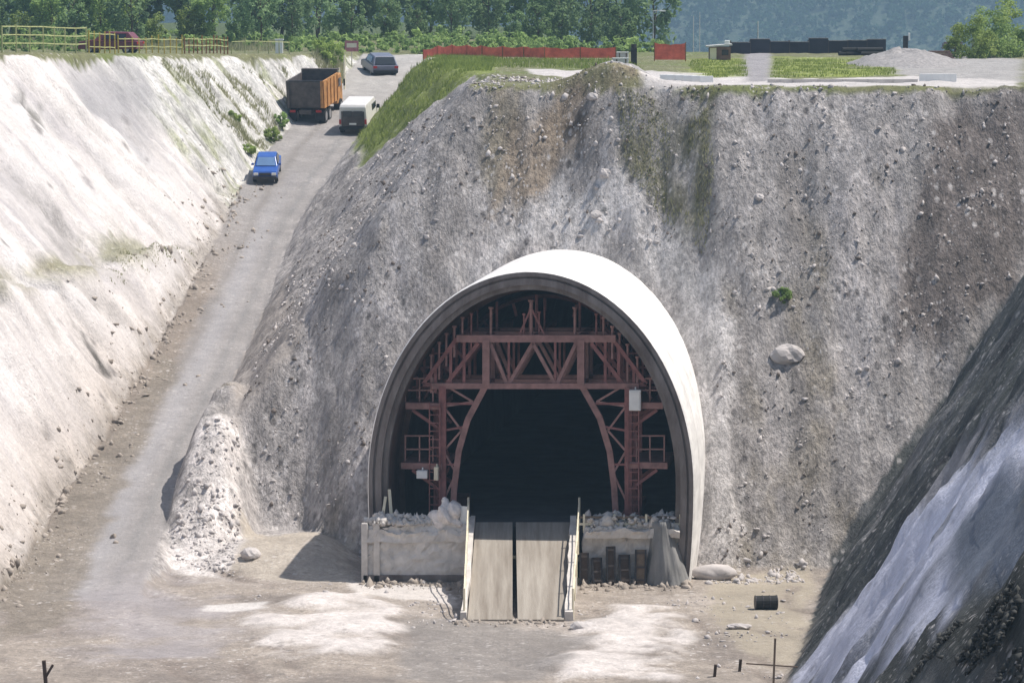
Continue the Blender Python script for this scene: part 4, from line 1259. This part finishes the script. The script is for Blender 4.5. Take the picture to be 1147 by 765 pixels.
for k, (px, row, w_, lab) in enumerate(((697, 63, .75, 'white crate on the grass at the end of the long red barrier'), (695, 73, .9, 'long pale crate on the grass in front of the white crate'))):
    p = flat(px, row, 19.6); z = ground(*p); t = thing('crate', lab, 'crate', (p[0], p[1], z), R(8))
    b = MB(); b.box((0, 0, .2), (w_, .5, .4)); b.build('box', M['vanwhite'], t, False, .02)
    b = MB(); b.box((0, 0, .43), (w_ + .06, .56, .06)); b.build('lid', M['white'], t)
    for sx in (-.3, .3):
        b = MB(); b.box((sx * w_, -.26, .2), (.07, .03, .38)); b.build('batten', M['wood'], t)
p = flat(710, 72, 19.6); b = MB(); b.box((p[0], p[1], ground(*p) + .5), (.35, .3, 1.0)); b.tube((p[0], p[1], ground(*p) + 1), (p[0], p[1], ground(*p) + 1.25), .16, 8)
tag(b.build('dark_drum', M['darkmetal']), 'dark upright drum on the grass behind the brown ridge', 'drum')


# ------------------------------------------------------------------ leaves
def leaves(n_clump, per, rad, size, seed, shape=None):
    """Quads spread through a lumpy crown; returns arrays."""
    rnd = np.random.RandomState(seed)
    cs = []
    while len(cs) < n_clump:
        p = rnd.uniform(-1, 1, 3)
        if np.linalg.norm(p) < 1 and (np.linalg.norm(p) > .45 or rnd.rand() < .25):
            cs.append(p)
    cs = np.array(cs)
    cr = rnd.uniform(.16, .36, n_clump)
    C = np.repeat(cs, per, 0); CRr = np.repeat(cr, per)
    d = rnd.normal(size=C.shape); d /= np.linalg.norm(d, axis=1)[:, None]
    p = (C + d * (CRr * rnd.rand(len(C)) ** .4)[:, None]) * np.array(rad)
    nrm = d + rnd.normal(size=d.shape) * .6 + np.array([0, 0, .4]); nrm /= np.linalg.norm(nrm, axis=1)[:, None]
    t = np.cross(nrm, rnd.normal(size=d.shape)); t /= np.linalg.norm(t, axis=1)[:, None]
    bt = np.cross(nrm, t)
    s = size * rnd.uniform(.6, 1.4, len(C))[:, None]
    v = np.stack([p - t * s - bt * s * .15, p + bt * s * .55, p + t * s + bt * s * .1, p - bt * s * .5], 1).reshape(-1, 3)
    return v, np.arange(len(v)).reshape(-1, 4)


def tree_proto(name, label, cat, h, rad, lm, seed, group, size=.26, nc=46, per=46, low=.5):
    t = thing(name, label, cat, (0, 0, -500), 0, group)
    rnd = random.Random(seed)
    b = MB(); z0, x0, y0 = -.3, 0, 0
    for k in range(4):
        x1, y1, z1 = x0 + rnd.uniform(-.25, .25), y0 + rnd.uniform(-.25, .25), z0 + h * .19
        b.tube((x0, y0, z0), (x1, y1, z1), h * .020 * (1 - .2 * k), 8, h * .020 * (.8 - .2 * k)); x0, y0, z0 = x1, y1, z1
        if k:
            a = rnd.uniform(0, 6.3)
            for j in range(3):
                a += 2.1; b.tube((x1, y1, z1 - .2), (x1 + math.cos(a) * rad * .6, y1 + math.sin(a) * rad * .6, z1 + h * .16), h * .008, 6, h * .003)
    b.build('trunk', M['bark'], t)
    rz = h * (1 - low * .2) / 2
    v, f = leaves(nc, per, (rad, rad, rz), size, seed)
    v[:, 2] += h - rz * 1.0
    fast_mesh('crown', v, f, lm, t)
    return t


protos = [tree_proto('broadleaf_tree', '', 'tree', 9, 2.7, LM[0], 1, 'trees beyond the plateau'), tree_proto('broadleaf_tree', '', 'tree', 8, 2.4, LM[1], 2, 'trees beyond the plateau'),
          tree_proto('broadleaf_tree', '', 'tree', 7, 2.6, LM[2], 3, 'trees beyond the plateau'), tree_proto('broadleaf_tree', '', 'tree', 10, 3.0, LM[3], 4, 'trees beyond the plateau')]
KIND = ['mid green broad tree', 'dark green dense tree', 'light yellow green tree', 'bluish green tall tree']
used = [False] * 4


def put_tree(k, x, y, sc, label):
    z = ground(x, y)
    o = protos[k]
    if used[k]:
        o = copy_tree(protos[k], (x, y, z), random.uniform(0, 6.3), (sc, sc, sc))
    else:
        used[k] = True; o.location = (x, y, z); o.rotation_euler = (0, 0, random.uniform(0, 6.3)); o.scale = (sc,) * 3
    o['label'] = label
    return o


spots = []
rnd = random.Random(5)
px = -120
while px < 712:
    y = rnd.uniform(132, 150) + (12 if px > 380 else 0)
    spots.append((px, y, 0)); px += rnd.uniform(24, 40)
px = -110
while px < 735:
    spots.append((px, rnd.uniform(168, 200), 1)); px += rnd.uniform(26, 44)
where = [(100, 'behind the pale yellow railing'), (210, 'behind the yellow gate and maroon car'), (330, 'behind the rusty posts of the white cut'), (470, 'behind the dump truck and grey car'), (640, 'behind the long red barrier'), (800, 'left of the lamp post')]
for (px, y, rowi) in spots:
    k = rnd.choice([0, 0, 1, 2, 3] if px < 300 else [0, 1, 1, 3, 3])
    x = (px - W / 2) / F * (y + 150)
    wh = next(w_ for lim, w_ in where if px < lim)
    put_tree(k, x, y, rnd.uniform(.36, .6) if rowi == 0 else rnd.uniform(.85, 1.2), '%s %s, %s' % (KIND[k], wh, 'in the front row' if rowi == 0 else 'in the back row'))
# undergrowth under the trees, one mass
vv, ff = [], []
for i in range(260):
    px = rnd.uniform(-20, 730); y = rnd.uniform(118, 165); x = (px - W / 2) / F * (y + 150)
    r_ = rnd.uniform(.5, 1.1); v, f = leaves(5, 22, (r_ * 1.3, r_, r_ * .9), .17, 300 + i)
    v += np.array([x, y, ground(x, y) + r_ * .5]); ff.append(f + sum(len(q) for q in vv)); vv.append(v)
tag(fast_mesh('undergrowth', np.concatenate(vv), np.concatenate(ff), LM[0]), 'low green undergrowth along the foot of the trees', 'undergrowth', None, 'stuff')
# bushes on the right and on the pale cut
bp = None


def bush(px, y, r_, k, label, seed, zoff=0.0, zz=None):
    x = (px - W / 2) / F * (y + 150); z = ground(x, y) if zz is None else zz
    t = thing('leafy_bush', label, 'bush', (x, y, z), 0, 'bushes around the pit')
    v, f = leaves(int(22 + 14 * r_), 90, (r_ * 1.1, r_, r_), .05 + .025 * r_, seed); v[:, 2] += r_ * .75
    fast_mesh('foliage', v, f, LM[k], t)
    b = MB()
    for j in range(4):
        a = j * 1.6 + seed; b.tube((0, 0, -.2), (math.cos(a) * r_ * .5, math.sin(a) * r_ * .5, r_ * .9), .03, 6, .012)
    b.build('stem', M['bark'], t)
    return t


bush(1088, 92, 1.5, 2, 'yellow green bush at the back of the plateau, left of the taller bushes', 501)
bush(1112, 96, 1.9, 0, 'broad green bush at the back of the plateau next to the tallest one', 502)
bush(1137, 98, 2.3, 2, 'tallest leafy bush at the end of the plateau', 503)
bush(1068, 100, .8, 2, 'small low bush at the edge of the gravel heap', 504)
for k, (px, row, r_, kk, lab) in enumerate(((303, 158, .55, 2, 'bright green bush at the foot of the cut above the blue pickup'), (313, 142, .5, 0, 'dark bush on the cut just below the dump truck'),
                                            (262, 128, .4, 2, 'small bush halfway up the weathered cut'), (278, 172, .4, 2, 'low pale bush by the road edge above the pickup'),
                                            (366, 72, 1.1, 2, 'olive bush on the plateau edge behind the dump truck'), 
                                            (877, 335, .35, 0, 'tiny green bush on the grey slope above the pale slab'))):
    p = hit(px, row); bush(px, p[1], r_, kk, lab, 520 + k, 0, ground(p[0], p[1]) - .1)


# ------------------------------------------------------------------ grass and rubble (uncountable)
def blades(pts, h, seed, w=.03):
    rnd = np.random.RandomState(seed); n = len(pts)
    a = rnd.uniform(0, 6.28, n); hh = h * rnd.uniform(.5, 1.3, n); le = rnd.normal(size=(n, 2)) * .28
    dx, dy = np.cos(a) * w, np.sin(a) * w
    v = np.zeros((n, 3, 3))
    v[:, 0] = pts + np.stack([-dx, -dy, -.05 + 0 * a], 1); v[:, 1] = pts + np.stack([dx, dy, -.05 + 0 * a], 1)
    v[:, 2] = pts + np.stack([le[:, 0] * hh, le[:, 1] * hh, hh], 1)
    return v.reshape(-1, 3), np.arange(3 * n).reshape(-1, 3)


def scatter(poly, n, seed, clump=.5):
    P = np.array([hit(*p)[:2] for p in poly]); rnd = np.random.RandomState(seed)
    lo, hi = P.min(0), P.max(0); out = []
    tot = 0
    while tot < n:
        c = lo + (hi - lo) * rnd.rand(n, 2)
        ins = np.zeros(n, bool)
        for i in range(len(P)):
            (x1, y1), (x2, y2) = P[i], P[(i + 1) % len(P)]
            ins ^= ((y1 > c[:, 1]) != (y2 > c[:, 1])) & (c[:, 0] < (x2 - x1) * (c[:, 1] - y1) / (y2 - y1 + 1e-12) + x1)
        ins &= fbm(c[:, 0] * .8, c[:, 1] * .8, seed, 3) > -clump
        c = c[ins]; out.append(c); tot += len(c)
        if len(c) == 0: break
    c = np.concatenate(out)[:n]
    return np.column_stack([c, H(c[:, 0], c[:, 1], 1.0)])


def merge(parts):
    off, V_, F_ = 0, [], []
    for v, f in parts:
        V_.append(v); F_.append(f + off); off += len(v)
    return np.concatenate(V_), np.concatenate(F_)


parts = [blades(scatter([(400, 152), (520, 60), (556, 64), (550, 80), (500, 106), (440, 148), (410, 172)], 14000, 1, .3), .26, 1, .035),
         blades(scatter([(775, 68), (835, 68), (838, 86), (795, 88), (770, 76)], 2600, 2, .1), .13, 2, .03), blades(scatter([(868, 66), (1003, 68), (1003, 85), (862, 88)], 5000, 3, .1), .13, 3, .03),
         blades(scatter([(480, 70), (700, 68), (720, 80), (560, 76)], 4000, 4), .25, 4, .03)]
tag(fast_mesh('grass', *merge(parts), M_GRASS), 'bright green grass on the road bank and the plateau', 'grass', None, 'stuff')
parts = [blades(scatter([(690, 110), (790, 100), (800, 200), (790, 290), (740, 250), (700, 190)], 2600, 5, .1), .16, 5, .022), blades(scatter([(175, 72), (320, 75), (330, 120), (290, 175), (230, 130)], 3500, 6, -.1), .3, 6, .03),
         blades(scatter([(20, 55), (320, 58), (320, 50), (20, 44)], 9000, 7), .5, 7, .035), blades(scatter([(115, 290), (215, 278), (222, 296), (125, 308)], 700, 8, 0), .10, 8, .03),
         blades(scatter([(350, 66), (385, 66), (385, 95), (360, 85)], 1500, 9), .6, 9, .035)]
tag(fast_mesh('dry_grass', *merge(parts), M_DRY), 'sparse olive grass on the rock slope and along the top of the white cut', 'grass', None, 'stuff')

ico = MB(); ico.add(*lumpy((0, 0, 0), 1, 1, 1, (1, 1, 1), .6)); IV = np.array(ico.v); IF = np.array(ico.f)


def rocks(pts, rmin, rmax, seed, pw=3.0):
    rnd = np.random.RandomState(seed); n = len(pts)
    r = rmin + (rmax - rmin) * rnd.rand(n) ** pw
    sc = r[:, None] * rnd.uniform(.4, 1.6, (n, 3)); a = rnd.uniform(0, 6.28, n)
    v = IV[None] * sc[:, None] * (1 + .34 * rnd.normal(size=(n, len(IV), 1)))
    ca, sa = np.cos(a)[:, None], np.sin(a)[:, None]
    v = np.stack([v[..., 0] * ca - v[..., 1] * sa, v[..., 0] * sa + v[..., 1] * ca, v[..., 2]], -1) + pts[:, None]
    f = IF[None] + (np.arange(n) * len(IV))[:, None, None]
    return v.reshape(-1, 3), f.reshape(-1, 3)


def mound(name, cx, cy, rx, ry, h, m, seed):
    nr, na = 22, 48
    rr, aa = np.meshgrid(np.linspace(0, 1, nr), np.linspace(0, 2 * math.pi, na, endpoint=False))
    x = cx + rx * rr * np.cos(aa) * (1 + .12 * np.sin(aa * 3 + seed)); y = cy + ry * rr * np.sin(aa)
    z = H(x, y, 1.0) - .08 + h * (1 - rr ** 1.5) * (1 + .45 * fbm(x * .7, y * .7, seed, 4)) + .10 * fbm(x * 3, y * 3, seed + 1, 3) * (1 - rr)
    i = np.arange(nr * na).reshape(na, nr); j = np.roll(i, -1, 0)
    f = np.stack([i[:, :-1], i[:, 1:], j[:, 1:], j[:, :-1]], -1).reshape(-1, 4)
    return fast_mesh(name, np.stack([x, y, z], -1).reshape(-1, 3), f, m, None, True)


def clear(p):
    lx, ly = to_local(p[:, 0], p[:, 1])
    return p[~((np.abs(lx) < 7.1) & (ly > -1) & (p[:, 2] < ZC + RO + EB))]


hwp = [(330, 300), (420, 180), (540, 90), (740, 100), (1140, 105), (1140, 310), (960, 530), (915, 640), (790, 640), (300, 560), (270, 470)]
pa = clear(scatter(hwp, 8000, 21, .02)); pb = clear(scatter(hwp, 4200, 22, -.05))
pc_ = scatter([(185, 615), (225, 480), (270, 470), (270, 560), (262, 645)], 500, 23, .3); pd = scatter([(790, 636), (912, 636), (905, 652), (790, 655)], 260, 24, .3)
pe = scatter([(280, 655), (520, 650), (520, 700), (300, 745)], 260, 25, .1); pf = scatter([(640, 680), (890, 660), (880, 760), (640, 760)], 320, 26, .1)
tag(fast_mesh('pale_rubble', *merge([rocks(pa, .02, .10, 1, 6), rocks(pc_, .02, .14, 3), rocks(pd, .03, .14, 4), rocks(pe, .02, .09, 5), rocks(pf, .02, .10, 6)]), M['stone']), 'countless pale chips of stone over the rock slope and the pit floor', 'rubble', None, 'stuff')
tag(fast_mesh('dark_rubble', *merge([rocks(pb, .02, .08, 2, 5)]), M['chips']), 'countless dark chips of stone over the rock slope', 'rubble', None, 'stuff')

p = flat(1022, 78)
tag(mound('gravel_heap', p[0], p[1] + 6, 3.6, 9, 1.0, M['gravel'], 33), 'broad grey gravel heap at the back of the plateau', 'heap')
p = flat(681, 80, 19.9)
tag(mound('earth_mound', p[0], 17.5, 1.9, 2.2, .75, M['gravel'], 41), 'small grey mound on top of the brown earth ridge over the tunnel', 'mound')
rn = np.random.RandomState(77); n_ = 420
pts = np.column_stack([rn.uniform(3.1, 6.6, n_), rn.uniform(-.75, .5, n_), 2.25 + .45 * rn.rand(n_) ** 2])
tag(fast_mesh('rubble_heap', *rocks(pts, .04, .17, 88, 2), M['kerb']), 'long strip of pale rubble on the sill right of the ramps', 'heap')
HL = ('largest pale heap of rubble on the sill, nearest the tunnel wall', 'second pale rubble heap from the tunnel wall on the sill', 'middle rubble heap of the five on the pale sill', 'fourth rubble heap on the sill, next to the smallest one', 'smallest rubble heap on the sill, beside the white sacking')
for k, (x, s_) in enumerate(((-5.35, .5), (-4.8, .38), (-4.25, .45), (-3.65, .36), (-3.15, .3))):
    rn = np.random.RandomState(60 + k); n_ = 130
    a_ = rn.uniform(0, 6.28, n_); d_ = np.sqrt(rn.rand(n_)) * s_ * 1.25
    pts = np.column_stack([x + d_ * np.cos(a_), -.05 + .8 * d_ * np.sin(a_), 2.4 + np.maximum(.0, (1 - d_ / (s_ * 1.3))) * s_ * 1.0 * rn.rand(n_) ** .4])
    tag(fast_mesh('rubble_heap', *rocks(pts, .04, .15, 80 + k, 2), M['kerb']), HL[k], 'heap', 'rubble heaps on the sill')

bv, bf_ = rocks(scatter([(1000, 765), (1030, 735), (1140, 660), (1147, 765)], 1100, 27, .3), .02, .10, 7)
tag(fast_mesh('black_rubble', bv, bf_, M['blackrock']), 'countless near black stones low on the shaded slope', 'rubble', None, 'stuff')
fp = []
rn = np.random.RandomState(91)
for i in range(1300):
    y = rn.uniform(-8, 66); d_ = rn.normal() * .8 * (1 + .8 * math.sin(y * .5)) + .1; x = float(xfoot(y)) + d_
    fp.append((x, y, ground(x, y)))
for i in range(700):
    x = rn.choice([rn.uniform(-6.2, -1.9), rn.uniform(2.7, 7.4), rn.uniform(2.7, 5.6)]); y = -.75 - abs(rn.normal()) * .7; fp.append((x, y, ground(x, y)))
for i in range(160):
    x = rn.uniform(-2.4, 3.0); y = -9.8 - abs(rn.normal()) * .5; fp.append((x, y, ground(x, y)))
tag(fast_mesh('brown_rubble', *rocks(np.array(fp), .02, .16, 9, 5), M['mudchips']), 'countless brown clods along the foot of the pale cut and in front of the sills', 'rubble', None, 'stuff')

# far forest on the hill: one mass
parts = []
rn = np.random.RandomState(8)
for i in range(3600):
    y = rn.uniform(1500, 1720); x = rn.uniform(-.24, .22) * (y + 150)
    r_ = rn.uniform(2.5, 5.5); v, f = leaves(6, 9, (r_, r_, r_ * 1.3), 1.1, 2000 + i % 40)
    parts.append((v + np.array([x, y, ground(x, y) + r_ * 1.1]), f))
tag(fast_mesh('forest', *merge(parts), M_FAR), 'far hazy forest covering the hill', 'forest', None, 'stuff')

# ------------------------------------------------------------------ haze
hz = MB(); hz.box((0, 850, 45), (2400, 3900, 190)); hm = bpy.data.materials.new('haze'); hm.use_nodes = True
nt = hm.node_tree; nt.nodes.clear()
out = nt.nodes.new('ShaderNodeOutputMaterial'); pv = nt.nodes.new('ShaderNodeVolumePrincipled')
pv.inputs['Color'].default_value = (.42, .63, .82, 1); pv.inputs['Density'].default_value = 0.00037; pv.inputs['Anisotropy'].default_value = 0.2
nt.links.new(pv.outputs['Volume'], out.inputs['Volume'])
tag(hz.build('haze', hm), 'thin bluish haze in the air', 'haze', None, 'stuff')

# ------------------------------------------------------------------ light, camera, view
sd = Vector((.48, .05, .875)).normalized()
sun = bpy.data.lights.new('sun', 'SUN'); sun.energy = 4.7; sun.angle = R(.55); sun.color = (1, .945, .87)
so = bpy.data.objects.new('sun', sun); COL.objects.link(so); so.rotation_euler = sd.to_track_quat('Z', 'Y').to_euler(); so.location = (60, 20, 120)
wd = bpy.data.worlds.new('World'); SC.world = wd; wd.use_nodes = True
nt = wd.node_tree; bg = nt.nodes['Background']
sky = nt.nodes.new('ShaderNodeTexSky'); sky.sky_type = 'NISHITA'; sky.sun_disc = False
sky.sun_elevation = math.asin(sd.z); sky.sun_rotation = math.atan2(sd.x, sd.y); sky.air_density = 1.2; sky.dust_density = 1.5
nt.links.new(sky.outputs['Color'], bg.inputs['Color']); bg.inputs['Strength'].default_value = 0.10
cd = bpy.data.cameras.new('camera'); cam = bpy.data.objects.new('camera', cd); COL.objects.link(cam)
cd.sensor_width = 36; cd.lens = F / W * 36; cd.clip_end = 8000; cd.clip_start = .5
cam.location = CAM; cam.rotation_euler = (math.pi / 2 - PITCH, 0, 0)
SC.camera = cam
SC.view_settings.view_transform = 'Standard'; SC.view_settings.look = 'None'; SC.view_settings.gamma = 1; SC.view_settings.exposure = 0.36
SC.cycles.max_bounces = 5; SC.cycles.volume_bounces = 0
SC.render.filter_size = 1.9
